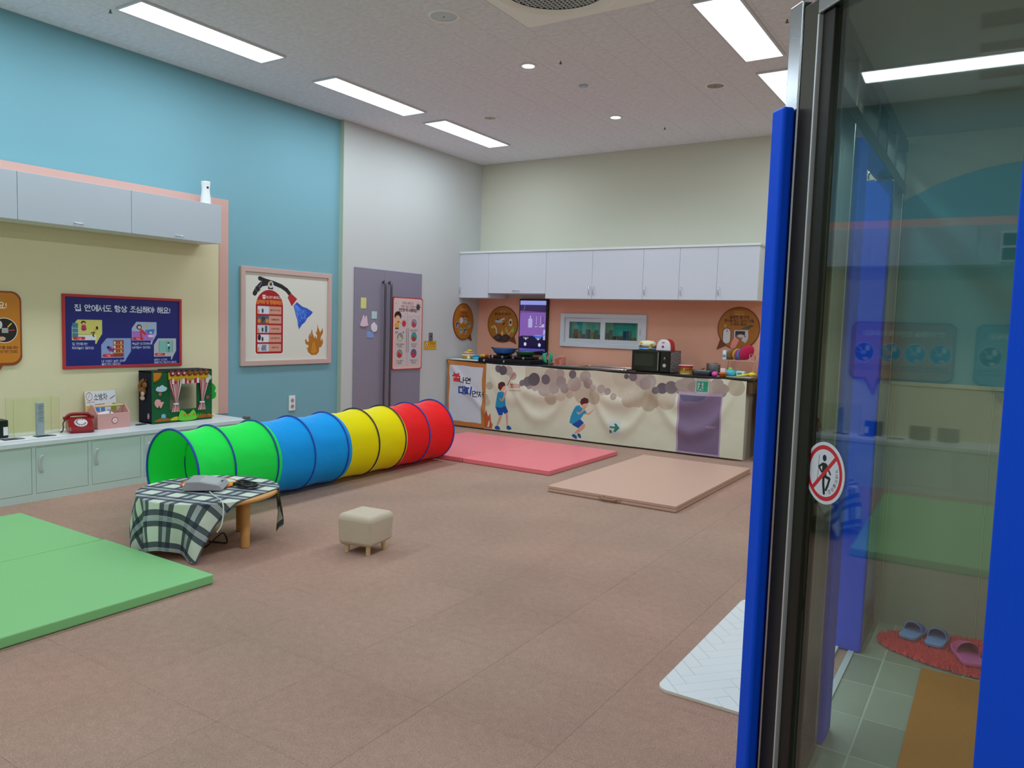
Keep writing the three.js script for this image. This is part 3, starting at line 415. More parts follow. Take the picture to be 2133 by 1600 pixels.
// the banners hang from the counter edge; swags and creases are real folds
function hung(x0, x1, y0, y1, nx, ny, fold) {
  const g = new THREE.PlaneGeometry(x1 - x0, y1 - y0, nx, ny).translate((x0 + x1) / 2, (y0 + y1) / 2, 0), p = g.attributes.position;
  for (let i = 0; i < p.count; i++) { const [dz, dy] = fold(p.getX(i), p.getY(i)); p.setZ(i, .7 + dz); p.setY(i, p.getY(i) + dy); }
  g.computeVertexNormals(); return g;
}
const SMOKE = [[2.58,0.82,0.15,2],[1.66,0.48,0.08,2],[1.79,0.52,0.06,2],[2.06,0.54,0.09,2],[2.22,0.53,0.08,2],[2.36,0.71,0.06,2],[2.56,0.62,0.05,2],[2.67,0.66,0.05,2],[2.79,0.65,0.06,2],[2.66,0.54,0.08,2],[2.77,0.54,0.07,2],[2.87,0.52,0.06,2],[1.9,0.54,0.04,2],[3.84,0.77,0.09,2],[2.67,0.67,0.05,2],[2.8,0.65,0.08,2],[2.93,0.58,0.11,2],[3.1,0.57,0.1,2],[2.72,0.55,0.08,2],[2.89,0.51,0.08,2],[0.73,0.36,0.05,2],[0.71,0.42,0.04,2],[0.76,0.57,0.05,2],[1.57,0.6,0.1,1],[1.7,0.61,0.07,1],[1.84,0.62,0.06,1],[1.96,0.68,0.09,1],[2.1,0.77,0.07,1],[2.14,0.69,0.06,1],[2.21,0.64,0.04,1],[2.31,0.64,0.05,1],[2.39,0.62,0.04,1],[2.47,0.57,0.04,1],[1.76,0.79,0.06,1],[1.78,0.69,0.07,1],[1.64,0.75,0.09,1],[3.33,0.77,0.09,1],[3.25,0.72,0.07,1],[3.48,0.77,0.09,1],[3.64,0.78,0.07,1],[3.67,0.72,0.08,1],[2.79,0.78,0.08,1],[2.89,0.76,0.08,1],[2.84,0.74,0.07,1],[1.04,0.78,0.06,1],[1.11,0.72,0.05,1],[1.36,0.62,0.05,1],[1.44,0.6,0.05,1],[1.57,0.7,0.06,0],[1.42,0.7,0.06,0],[1.35,0.68,0.05,0],[1.93,0.79,0.05,0],[3.04,0.7,0.06,0],[3.14,0.72,0.07,0],[2.97,0.67,0.04,0],[2.61,0.81,0.03,0],[2.69,0.81,0.05,0],[0.89,0.8,0.05,0],[0.96,0.78,0.06,0],[1.25,0.64,0.04,0],[1.32,0.66,0.06,0],[1.41,0.69,0.08,0]];
const BOY_A = {"hair":[[0.895,0.612],[0.936,0.639],[0.988,0.625],[1.002,0.591],[0.972,0.582],[0.948,0.545],[0.932,0.522],[0.897,0.555]],"face":[[0.948,0.566],[0.972,0.603],[1.002,0.591],[1.008,0.542],[0.983,0.512],[0.95,0.509],[0.936,0.529]],"shirt":[[0.899,0.505],[0.949,0.516],[0.992,0.505],[1.011,0.443],[1.015,0.337],[0.948,0.31],[0.859,0.31],[0.868,0.396],[0.883,0.469]],"arm":[[0.926,0.443],[0.954,0.396],[0.993,0.477],[1.008,0.542],[1.024,0.543],[1.027,0.48],[0.971,0.376],[0.919,0.414]],"shorts":[[0.859,0.31],[1.015,0.341],[1.056,0.263],[1.002,0.23],[0.98,0.263],[0.973,0.216],[0.913,0.211]],"legs1":[[0.922,0.212],[0.969,0.216],[0.954,0.154],[0.914,0.079],[0.88,0.079],[0.911,0.15]],"legs2":[[1.014,0.234],[1.051,0.259],[1.058,0.185],[1.058,0.093],[1.037,0.091],[1.03,0.161]],"shoe1":[[0.863,0.066],[0.914,0.082],[0.949,0.039],[0.941,0.024],[0.86,0.026]],"shoe2":[[1.037,0.084],[1.066,0.101],[1.113,0.07],[1.11,0.045],[1.043,0.038]]};
const BOY_B = {"hair":[[2.041,0.465],[2.055,0.504],[2.094,0.525],[2.141,0.514],[2.154,0.481],[2.143,0.459],[2.089,0.454],[2.059,0.431]],"face":[[2.062,0.445],[2.089,0.458],[2.143,0.459],[2.141,0.424],[2.114,0.401],[2.084,0.395],[2.059,0.41]],"shirt":[[1.988,0.418],[2.035,0.432],[2.06,0.403],[2.1,0.382],[2.132,0.353],[2.118,0.328],[2.098,0.34],[2.058,0.269],[1.95,0.199],[1.91,0.213],[1.922,0.285],[1.959,0.373]],"arm":[[2.002,0.363],[2.031,0.337],[2.069,0.365],[2.09,0.42],[2.125,0.423],[2.108,0.379],[2.032,0.316],[2.008,0.328]],"arm2":[[2.129,0.346],[2.156,0.345],[2.208,0.381],[2.222,0.413],[2.22,0.382],[2.165,0.321],[2.129,0.329]],"shorts":[[1.942,0.209],[2.05,0.269],[2.102,0.228],[2.031,0.158],[1.954,0.189]],"legs1":[[2.039,0.162],[2.103,0.225],[2.123,0.206],[2.11,0.155],[2.003,0.081],[1.974,0.092]],"shoe1":[[1.951,0.075],[1.975,0.088],[2.023,0.062],[2.021,0.019],[1.948,0.054]],"shoe2":[[2.018,0.089],[2.057,0.104],[2.079,0.053],[2.06,0.037],[2.023,0.069]]};
const clothMat = (t) => M(0xffffff, .55, { map: t, side: THREE.DoubleSide, bumpMap: weave, bumpScale: .0003 });
{
  const X0 = .69, X1 = 3.945, Y0 = .02, Y1 = .842, K = 2048 / (X1 - X0), t = canvasTex(2048, Math.round((Y1 - Y0) * K), (g, w, h) => {
    const P = ([x, y]) => [(x - X0) * K, (Y1 - y) * K], c = (pts, col) => { // rounded outline
      const q = pts.map(P); g.fillStyle = col; g.beginPath(); q.forEach((a, i) => { const b = q[(i + 1) % q.length], m = [(a[0] + b[0]) / 2, (a[1] + b[1]) / 2]; i ? g.quadraticCurveTo(a[0], a[1], m[0], m[1]) : g.moveTo(m[0], m[1]); }); const a = q[0], b = q[1]; g.quadraticCurveTo(a[0], a[1], (a[0] + b[0]) / 2, (a[1] + b[1]) / 2); g.fill(); };
    g.fillStyle = '#dcdac2'; g.fillRect(0, 0, w, h);
    // printed smoke bank along the top
    g.fillStyle = '#c9bfa8'; g.beginPath(); g.moveTo(P([1.28, .9])[0], 0); const edge = [[1.28, .64], [1.5, .56], [1.75, .55], [2.0, .52], [2.25, .55], [2.45, .6], [2.65, .53], [2.85, .5], [3.0, .5], [3.2, .58]]; edge.forEach((p) => g.lineTo(...P(p))); g.lineTo(...P([3.22, .9])); g.fill();
    g.fillStyle = '#cdbfac'; g.fillRect(P([3.2, 0])[0], 0, 560 * .42, 62);
    const tone = [['#6c6064', '#5d5358', '#75686a'], ['#a8968c', '#9c8983', '#b09e92'], ['#c4b79f', '#bdb097', '#c9bca6']];
    SMOKE.forEach(([x, y, r, k], i) => { const [px, py] = P([x, y]); dot(g, px, py, r * K, r * K, tone[k][i % 3]); });
    // the purple door and its frame
    const [dx0, dy0] = P([3.225, .69]), [dx1, dy1] = P([3.705, .02]); g.fillStyle = '#b39bb4'; g.fillRect(dx0, dy0, dx1 - dx0, dy1 - dy0); const [ex0, ey0] = P([3.245, .655]), [ex1] = P([3.69, 0]); g.fillStyle = '#7d6786'; g.fillRect(ex0, ey0, ex1 - ex0, h - ey0 - 12); g.fillStyle = '#5b5572'; g.beginPath(); g.ellipse(ex0 + 90, ey0, 88, 40, 0, 0, Math.PI); g.ellipse(ex0 + 40, ey0, 40, 44, 0, 0, Math.PI); g.fill(); dot(g, ...P([3.6, .33]), 34, 9, '#97839c');
    [[3.28, .76, .1], [3.42, .745, .1], [3.56, .75, .1], [3.68, .74, .09]].forEach(([x, y, r], i) => { const [px, py] = P([x, y]); dot(g, px, py, r * K, r * K * .62, tone[1][i % 3]); });
    const [sx, sy] = P([3.408, .822]); rrect(g, sx, sy, 92, 84, 6, '#a5b8ae'); g.fillStyle = '#1f8b67'; g.fillRect(sx + 7, sy + 7, 78, 70); g.fillStyle = '#9fb4ab'; g.fillRect(sx + 14, sy + 16, 40, 52); dot(g, sx + 36, sy + 22, 6, 6, '#17684f'); line(g, [[sx + 36, sy + 30], [sx + 34, sy + 46], [sx + 24, sy + 62]], '#17684f', 8); line(g, [[sx + 34, sy + 46], [sx + 48, sy + 62]], '#17684f', 7); line(g, [[sx + 24, sy + 36], [sx + 48, sy + 40]], '#17684f', 5);
    // arrow sign
    const [ax, ay] = P([2.44, .292]); g.fillStyle = '#c9d2d8'; g.fillRect(ax, ay, 84, 96); poly(g, [[ax + 4, ay + 40], [ax + 44, ay + 40], [ax + 34, ay + 18], [ax + 50, ay + 18], [ax + 80, ay + 47], [ax + 50, ay + 78], [ax + 32, ay + 78], [ax + 44, ay + 54], [ax + 4, ay + 52]], '#1c7a5c'); rrect(g, ax + 2, ay + 68, 10, 22, 1, '#2b302c'); rrect(g, ax + 15, ay + 70, 6, 20, 1, '#5a605c');
    // the two boys
    for (const [b, skin] of [[BOY_A, '#d89c84'], [BOY_B, '#dc9f86']]) { for (const k of ['legs1', 'legs2']) b[k] && c(b[k], skin); for (const k of ['shoe1', 'shoe2']) c(b[k], '#1a5596'); c(b.shorts.concat([]), '#0f489e'); poly(g, b.shorts.map(P), '#0f489e'); b.arm2 && c(b.arm2, skin); poly(g, b.shirt.map(P), '#1f93bd'); c(b.shirt, '#1f93bd'); c(b.face, '#e4ac94'); c(b.hair, '#571d1e'); poly(g, b.hair.map(P), '#571d1e'); c(b.arm, skin); }
    // shout mark and flame
    line(g, [P([1.027, .596]), P([1.121, .739])], '#a84c44', 6); poly(g, [P([1.085, .73]), P([1.12, .76]), P([1.14, .72])], '#c46a60'); write(g, '불이야', ...P([1.07, .632]), 38, '#b04a44', .1, 0, .9); line(g, [P([1.05, .531]), P([1.244, .545])], '#c8867a', 5);
    poly(g, [[.69, .03], [.692, .165], [.717, .261], [.755, .178], [.784, .224], [.795, .16], [.815, .083], [.831, .106], [.817, .026], [.76, .027]].map(P), '#c8552c'); poly(g, [[.745, .04], [.76, .11], [.785, .14], [.775, .05]].map(P), '#dfd2b8');
  });
  const swag = (x, y) => {
    const v = (Y1 - y) / (Y1 - Y0); let z = .004;
    // ridges that hang between the tied points of the top edge
    for (const [a, b, dep, amp] of [[.9, 2.15, .42, .03], [1.0, 2.0, .75, .026], [2.0, 3.05, .4, .03], [2.1, 3.0, .8, .026], [2.7, 3.75, .35, .024], [2.85, 3.9, .72, .03], [.7, 1.5, .5, .016]]) {
      const u = (x - a) / (b - a); if (u < 0 || u > 1) continue; const cv = dep * 4 * u * (1 - u), e = (v - cv) / .11; z += amp * Math.exp(-e * e) * Math.sin(Math.PI * u);
    }
    z += .006 * v * (1 + Math.sin(x * 5.2 + 2 * v)) + .004 * noise.noise(x * 4, y * 5, 2) + .0015 * noise.noise(x * 14, y * 11, 6) + .006;
    const dy = -.012 * Math.sin(Math.PI * ((x * 1.35) % 1)) * (1 - v) + (x < .95 ? -.008 * (1 - v) : 0); return [z, dy];
  };
  const o = thing('smoke_drill_banner', 'long cream banner with two boys, smoke and a purple door on the counter front', 'banner', [0, 0, 0]);
  part(o, 'cloth', hung(X0, X1, Y0, Y1, 220, 60, swag), clothMat(t));
  part(o, 'top_hem', tube([[.7, .835, .708], [.95, .83, .708], [1.5, .838, .708]], .0045, 30, 6), white);
  const t2 = canvasTex(600, 900, (g, w, h) => {
    g.fillStyle = '#c07a3c'; g.fillRect(0, 0, w, h); g.fillStyle = '#d3d5de'; g.beginPath(); const W = (y, s) => 8 * Math.sin(y / 70 + s); g.moveTo(50, 60); for (let x = 50; x <= w - 50; x += 20) g.lineTo(x, 58 + 3 * Math.sin(x / 50)); for (let y = 70; y <= h - 70; y += 20) g.lineTo(w - 52 + W(y, 1), y); for (let x = w - 60; x >= 40; x -= 20) g.lineTo(x, h - 62 + 3 * Math.sin(x / 40)); for (let y = h - 80; y >= 70; y -= 20) g.lineTo(34 + W(y, 3) * .6, y); g.fill();
    write(g, '불', 82, 160, 128, '#d83a3c', .17); write(g, '나면', 196, 214, 92, '#16171c', .13, 0, .95); write(g, '대피', 180, 338, 124, '#1d3f96', .17, 0, .86); write(g, '먼저', 398, 386, 92, '#16171c', .13, 0, .95);
  });
  const b = thing('evacuation_banner', 'white and orange bordered banner with red and blue lettering at the counter end', 'banner', [0, 0, 0]);
  part(b, 'cloth', hung(.1, .705, .02, .853, 50, 50, (x, y) => { const v = (.853 - y) / .833, u = (x - .1) / .605; let z = .014; const e = (v - .75 * u) / .07, f = (v - .2 - .5 * u) / .06; z += .012 * Math.exp(-e * e) + .008 * Math.exp(-f * f) * Math.sin(Math.PI * u) + .003 * noise.noise(x * 7, y * 6, 3); return [z, -.02 * u * (1 - v)]; }), clothMat(t2));
}
{ // the upright screen
  const t = canvasTex(512, 860, (g, w, h) => {
    g.fillStyle = '#8b62b8'; g.fillRect(0, 0, w, h); g.fillStyle = '#9aa6f4'; g.fillRect(0, 0, w, 70); g.fillStyle = '#33264e'; poly(g, [[0, 70], [w, 70], [w, 190], [0, 170]], '#3a2a5a'); for (let i = 0; i < 10; i++) { g.fillStyle = 'rgba(60,36,100,' + (.3 - i * .03) + ')'; g.fillRect(0, 170 + i * 8, w, 8); }
    line(g, [[100, 80], [70, 160]], '#b9a8e0', 4); line(g, [[30, 220], [w - 10, 214]], '#a888d8', 5); for (let y = 280; y < 600; y += 70) line(g, [[20, y], [w, y]], '#7d57ac', 2);
    rrect(g, 168, 300, 84, 150, 16, '#b9b4ea'); rrect(g, 196, 250, 26, 60, 8, '#b9b4ea'); for (const [x, k] of [[330, 0], [410, 1], [454, 2]]) { line(g, [[x, 260], [x, 400]], k === 2 ? '#2a2444' : '#c8c4ee', 8); dot(g, x - 6, 420, 24, 22, '#c4bfee'); dot(g, x - 6, 412, 16, 12, '#3a2a5a'); } rrect(g, 440, 390, 46, 46, 4, '#c8c4ee');
    poly(g, [[0, 610], [40, 590], [w, 585], [w, h], [0, h]], '#150f3e'); rrect(g, 470, 480, 42, 170, 4, '#b9b2e8'); g.fillStyle = '#150f3e'; dot(g, 376, 590, 100, 22, '#3f62d8'); dot(g, 376, 578, 92, 12, '#6a9af0'); line(g, [[470, 580], [506, 560]], '#4a6ee0', 12); for (const x of [130, 376]) { for (let i = 0; i < 5; i++) line(g, [[x - 50 + i * 25, 610], [x - 30 + i * 16, 640]], '#cdd2ff', 6); dot(g, x, 640, 12, 18, '#e4e6ff'); }
    for (const [x, y] of [[120, 730], [404, 736]]) { dot(g, x, y, 26, 30, '#dfe2f8'); dot(g, x - 22, y - 26, 8, 8, '#5a5aa0'); } g.fillStyle = '#5a55b0'; g.fillRect(0, 800, w, 44); g.fillStyle = '#2a2470'; g.fillRect(0, 844, w, 16);
  });
  const o = thing('television', 'black upright display screen showing a purple kitchen scene', 'screen', [.965, 1.318, .006]);
  part(o, 'case', box(.43, .712, .045, .004), black, [0, 0, .0225]);
  const s = new THREE.Mesh(printed(roundRect(.392, .668, .002), .002), [M(0x050508, .15, { emissive: 0xffffff, emissiveMap: t, emissiveIntensity: .8 }), black]); s.name = 'screen_glass'; s.position.set(-.004, 0, .045); o.add(s);
  const a = new THREE.RectAreaLight(0x9a7ae0, .35, .38, .65); a.position.set(0, 0, .052); a.rotation.y = Math.PI; a.name = 'screen_glow'; o.add(a);
}
{ // discs on the splashback
  const t1 = discTex((g) => { write(g, '불 조심', 256, 56, 30, '#e0b070', .1, .5); write(g, '불에 잘 타는 물건은?', 256, 92, 34, '#54240e', .12, .5, .85); dot(g, 190, 214, 66, 22, '#b9c4d4'); dot(g, 172, 190, 12, 14, '#1d1a1e'); line(g, [[230, 190], [280, 176]], '#dfe3ea', 18); line(g, [[270, 250], [390, 150]], '#5a2a14', 6); line(g, [[262, 258], [284, 242]], '#3c1a10', 20); rrect(g, 362, 176, 54, 100, 18, '#dcc2a8'); rrect(g, 374, 206, 30, 40, 4, '#3a2a24'); dot(g, 84, 300, 26, 20, '#d2b42c'); line(g, [[116, 280], [150, 320], [158, 380]], '#cfc8bc', 22); dot(g, 320, 330, 20, 36, '#9db02c'); dot(g, 430, 330, 22, 40, '#8fb02c'); line(g, [[360, 400], [420, 330]], '#d8d0a0', 10); line(g, [[352, 390], [340, 340]], '#d8d0a0', 8); poly(g, [[100, 440], [180, 394], [340, 396], [412, 440], [330, 496], [180, 496]], '#3a2424'); dot(g, 180, 440, 40, 30, '#5a4442'); dot(g, 300, 446, 46, 30, '#4c3432'); poly(g, [[250, 290], [280, 350], [296, 390], [254, 424], [210, 390], [230, 350]], '#c8742c'); poly(g, [[252, 340], [272, 384], [254, 414], [234, 386]], '#eac48c'); });
  const m = new THREE.Mesh(printed(bubbleDisc(.243, .243, [.222, -.252]), .01, discUV(.243)), [paper(t1), M(0x7c3a16, .5)]); m.name = numbered('speech_bubble_disc'); m.position.set(.468, 1.333, .004); m.userData = { label: 'round brown speech-bubble sign with a campfire next to the screen', category: 'sign' }; scene.add(shade(m));
  const t2 = discTex((g) => { write(g, '전자레인지', 256, 44, 26, '#e6b878', .1, .5); write(g, '사용할 때는', 256, 72, 26, '#e6b878', .1, .5); write(g, '알맞은 용기에', 256, 100, 40, '#4a1e0c', .13, .5, .9); write(g, '음식을 담고 조리시간을', 256, 144, 38, '#4a1e0c', .13, .5, .86); write(g, '지켜야 해요!', 256, 186, 40, '#4a1e0c', .13, .5, .9);
    rrect(g, 66, 252, 104, 190, 50, '#6a2a24'); rrect(g, 74, 260, 88, 182, 44, '#e3dce0'); line(g, [[118, 300], [118, 270]], '#3a3040', 6); line(g, [[118, 300], [136, 290]], '#c03040', 5); dot(g, 96, 230, 14, 20, '#d9ac2c'); rrect(g, 208, 276, 170, 104, 10, '#d5cfd4'); rrect(g, 222, 288, 116, 76, 4, '#2c2a34'); dot(g, 288, 356, 60, 34, '#8f6a52'); dot(g, 290, 348, 40, 20, '#d8c8bc'); poly(g, [[280, 260], [400, 206], [440, 220], [380, 262]], '#5e5a24'); line(g, [[380, 300], [420, 280], [440, 310]], '#c06028', 16); poly(g, [[320, 350], [376, 380], [350, 430], [300, 400]], '#d4cfd6'); });
  const m2 = new THREE.Mesh(printed(bubbleDisc(.237, .237, [-.236, -.245]), .01, discUV(.237)), [paper(t2), M(0x7c3a16, .5)]); m2.name = numbered('speech_bubble_disc'); m2.position.set(3.626, 1.372, .004); m2.userData = { label: 'round brown speech-bubble sign about the microwave behind the dish rack', category: 'sign' }; scene.add(shade(m2));
}
const CT = .8562;  // worktop height
{ // play stove: black slab with two table burners
  const s = thing('stove_slab', 'black slab under the two toy burners on the counter', 'stove', [.915, CT, .42]);
  part(s, 'slab', box(.765, .05, .46, .006), black, [0, .025, 0]);
  for (const x of [-.28, .02]) { const k = part(s, 'knob', cyl(.014, .016, .02, 18), chrome, [x, .02, .238], [Math.PI / 2, 0, 0]); part(k, 'pointer', box(.005, .012, .028, .002), white, [0, .006, 0]); }
  const burner = (x, w) => { const o = thing('gas_burner', 'small black table gas burner under the ' + w, 'burner', [x, CT + .0505, .43], 0, 'table gas burners'); part(o, 'body', box(.27, .036, .26, .01), blackGloss, [0, .019, 0]); for (const k of [-.08, .07]) { part(o, 'knob', cyl(.016, .018, .018, 18), chrome, [k, .02, .137], [Math.PI / 2, 0, 0]); } part(o, 'burner_head', lathe([[.03, .0375], [.05, .0375], [.048, .046], [.03, .049], [0, .047]], 24), darkSteel); for (let i = 0; i < 4; i++) part(o, 'pan_support', box(.07, .011, .008, .002), darkGrey, [.085 * Math.cos(i * Math.PI / 2), .0435, .085 * Math.sin(i * Math.PI / 2)], [0, -i * Math.PI / 2, 0]); };
  burner(.78, 'blue wok'); burner(1.09, 'green frying pan');
  const w = thing('wok', 'deep blue wok on the toy burner', 'pan', [.785, CT + .1002, .43]); part(w, 'bowl', lathe([[0, 0], [.1, .001], [.132, .02], [.152, .055], [.163, .07], [.156, .068], [.128, .022], [.098, .006], [0, .005]], 44), M(0x3a74c2, .35)); part(w, 'rim', new THREE.TorusGeometry(.163, .003, 8, 44).rotateX(Math.PI / 2), darkGrey, [0, .071, 0]);
  part(w, 'ear', tube([[-.16, .066, -.03], [-.19, .074, -.02], [-.19, .074, .02], [-.16, .066, .03]], .005, 20, 8), darkGrey); part(w, 'ear', tube([[.16, .066, -.03], [.19, .074, -.02], [.19, .074, .02], [.16, .066, .03]], .005, 20, 8), darkGrey);
  const p = thing('frying_pan', 'dark green frying pan with a black handle on the second burner', 'pan', [1.1, CT + .1002, .43]); part(p, 'dish', lathe([[0, 0], [.1, .001], [.124, .045], [.128, .048], [.12, .045], [.098, .005], [0, .004]], 40), M(0x44805f, .4)); part(p, 'handle', tube([[.115, .04, 0], [.15, .05, -.01], [.24, .062, -.03]], .01, 20, 10), black);
}
{ // tray of play food
  const t = thing('serving_tray', 'white tray with toy pots beside the stove', 'tray', [.31, CT, .52]); part(t, 'board', box(.44, .012, .28, .005), white, [0, .0062, 0]);
  const T = CT + .0125;
  const st = thing('toy_steamer', 'cream and pink stacked toy steamer with a yellow lid', 'toy pot', [.25, T, .47]); part(st, 'pan', lathe([[0, 0], [.075, 0], [.085, .012], [.085, .03], [.078, .033], [0, .033]], 32), M(0xa89430, .5)); part(st, 'basket', lathe([[.0, .0332], [.088, .0332], [.092, .05], [.088, .066], [0, .067]], 32), M(0xd8cba4, .6)); part(st, 'lid', lathe([[0, .0672], [.08, .0672], [.07, .085], [.04, .1], [0, .104]], 32), M(0xdeab8e, .6)); part(st, 'food', new THREE.SphereGeometry(.03, 18, 12).scale(1.3, .6, 1).translate(.03, .108, .02), M(0xe6c63c, .6));
  const bp = thing('toy_pot', 'bright blue lidded toy pot on the tray', 'toy pot', [.43, T, .53]); part(bp, 'pot', lathe([[0, 0], [.05, 0], [.056, .006], [.057, .045], [0, .045]], 32), M(0x27aed6, .4)); part(bp, 'lid', lathe([[0, .0452], [.06, .0452], [.058, .051], [.03, .058], [.008, .06], [.009, .07], [0, .072]], 32), M(0x1f9fc9, .4)); for (const s of [-1, 1]) part(bp, 'ear', box(.02, .008, .03, .004), M(0x27aed6, .4), [s * .064, .036, 0]);
  single('toy_egg', 'small cream toy egg on the tray', 'toy food', lathe([[0, 0], [.014, .003], [.022, .018], [.018, .036], [.008, .046], [0, .048]], 20), M(0xe6d8a8, .6), [.345, T, .6]);
  const c = thing('toy_corn', 'yellow toy corn stick with a red end beside the wok', 'toy food', [.585, CT + .0715, .6]); part(c, 'cob', new THREE.CapsuleGeometry(.02, .07, 6, 16).rotateZ(Math.PI / 2), M(0xdca82e, .6)); part(c, 'red_end', new THREE.CapsuleGeometry(.0208, .016, 6, 16).rotateZ(Math.PI / 2), M(0x9c2820, .6), [.045, 0, 0]);
}
{ // drying gloves and a soap box by the sink
  const gl = thing('rubber_gloves', 'green rubber gloves draped over a stand by the sink', 'gloves', [1.36, CT, .3]); const gm = M(0x35b08a, .5, { side: THREE.DoubleSide });
  part(gl, 'stand', merge([tube([[-.05, .005, 0], [-.05, .11, 0], [0, .13, 0], [.05, .11, 0], [.05, .005, 0]], .004, 24, 6), tube([[-.05, .006, -.05], [-.05, .006, .05]], .004, 4, 6), tube([[.05, .006, -.05], [.05, .006, .05]], .004, 4, 6)]), M(0x2d5a4c, .5));
  for (const s of [-1, 1]) { part(gl, 'glove', merge([0, 1, 2, 3, 4].map((i) => tube([[s * .02 + i * .008 * s, .135 - i * .003, 0], [s * (.035 + i * .007), .12, .012 + i * .004], [s * (.03 + i * .009), .06 + i * .004, .02 + i * .003], [s * (.02 + i * .011), .02 + i * .005, .018]], .012 - i * .001, 20, 8))), gm); }
  const b = thing('soap_box', 'open pink folded box by the green gloves', 'box', [1.51, CT, .27]); const pm = M(0xd68a78, .6); part(b, 'tray', merge([span(-.05, .05, 0, .006, -.05, .05), span(-.05, -.045, 0, .075, -.05, .05), span(.045, .05, 0, .1, -.05, .05), span(-.05, .05, 0, .09, -.05, -.045)]), pm); part(b, 'flap', plain(.1, .004, .06), pm, [0, .1, -.06], [.5, 0, .15]);
}
{ // microwave and toys on it
  const o = thing('microwave', 'black microwave oven on the counter with a mottled grey side', 'microwave', [2.855, CT, .46]);
  const mott = dataTex(128, (x, y) => { const v = noise.noise(x / 5, y / 9, 2) > .05 ? 165 : 70; return [v, v, v + 4]; });
  for (const x of [-.19, .19]) part(o, 'foot', cyl(.012, .012, .008, 12), black, [x, .004, .1]);
  part(o, 'body', box(.45, .236, .32, .004), black, [0, .126, 0]); part(o, 'side_panel', plain(.002, .226, .31), M(0xffffff, .5, { map: mott }), [.2262, .126, -.002]);
  const d = part(o, 'door', box(.33, .226, .016, .004), blackGloss, [-.057, .126, .168]); part(d, 'door_window', box(.23, .13, .002, .0008), M(0x1f2522, .06), [-.02, .01, .0085]); part(d, 'handle', box(.007, .2, .016, .003), M(0xd0d2d4, .25, { metalness: .8 }), [.15, 0, .016]);
  part(o, 'control_panel', box(.108, .226, .014, .003), blackGloss, [.168, .126, .167]); for (const y of [.16, .085]) { const k = part(o, 'dial', cyl(.02, .021, .014, 28), y > .1 ? darkGrey : chrome, [.168, y, .18], [Math.PI / 2, 0, 0]); part(k, 'mark', box(.004, .004, .02, .001), white, [0, .007, -.006]); }
  const T = CT + .2443 + .0002;
  const r = thing('toy_rice_cooker', 'cream toy rice cooker with a blue base on the microwave', 'toy', [2.74, T, .46]); part(r, 'base', lathe([[0, 0], [.085, 0], [.09, .008], [.092, .024], [0, .024]], 32).scale(1.08, 1, .8), M(0x74aedb, .5)); part(r, 'body', lathe([[0, .0242], [.093, .0242], [.094, .06], [.086, .085], [.06, .1], [0, .106]], 32).scale(1.08, 1, .8), M(0xe6e0c0, .5)); for (const [x, y] of [[-.05, .075], [.075, .065], [.06, .02]]) part(r, 'button', box(.034, .016, .02, .005), M(0xe2bd2e, .5), [x, y, .062]); part(r, 'eye', box(.024, .01, .006, .002), darkGrey, [-.05, .045, .073]);
  const q = thing('toy_toaster', 'half-round white and red toy toaster on the microwave', 'toy', [2.96, T + .0062, .46]); const hs = (w, h) => { const s = new THREE.Shape(); s.moveTo(-w, 0); s.lineTo(w, 0); s.bezierCurveTo(w, h * .8, w * .6, h, 0, h); s.bezierCurveTo(-w * .6, h, -w, h * .8, -w, 0); return s; };
  part(q, 'face', ext(hs(.074, .112), .03, .006), M(0xe9e4e6, .4), [0, 0, .05]); part(q, 'body', ext(hs(.074, .116), .12, .006), M(0xc0202c, .4), [.002, 0, -.072]); part(q, 'button', cyl(.012, .012, .008, 18), M(0x9a1f3c, .4), [-.004, .038, .082], [Math.PI / 2, 0, 0]); part(q, 'brand_bar', box(.03, .007, .002, .0005), M(0xc77, .5), [-.002, .082, .081]);
}
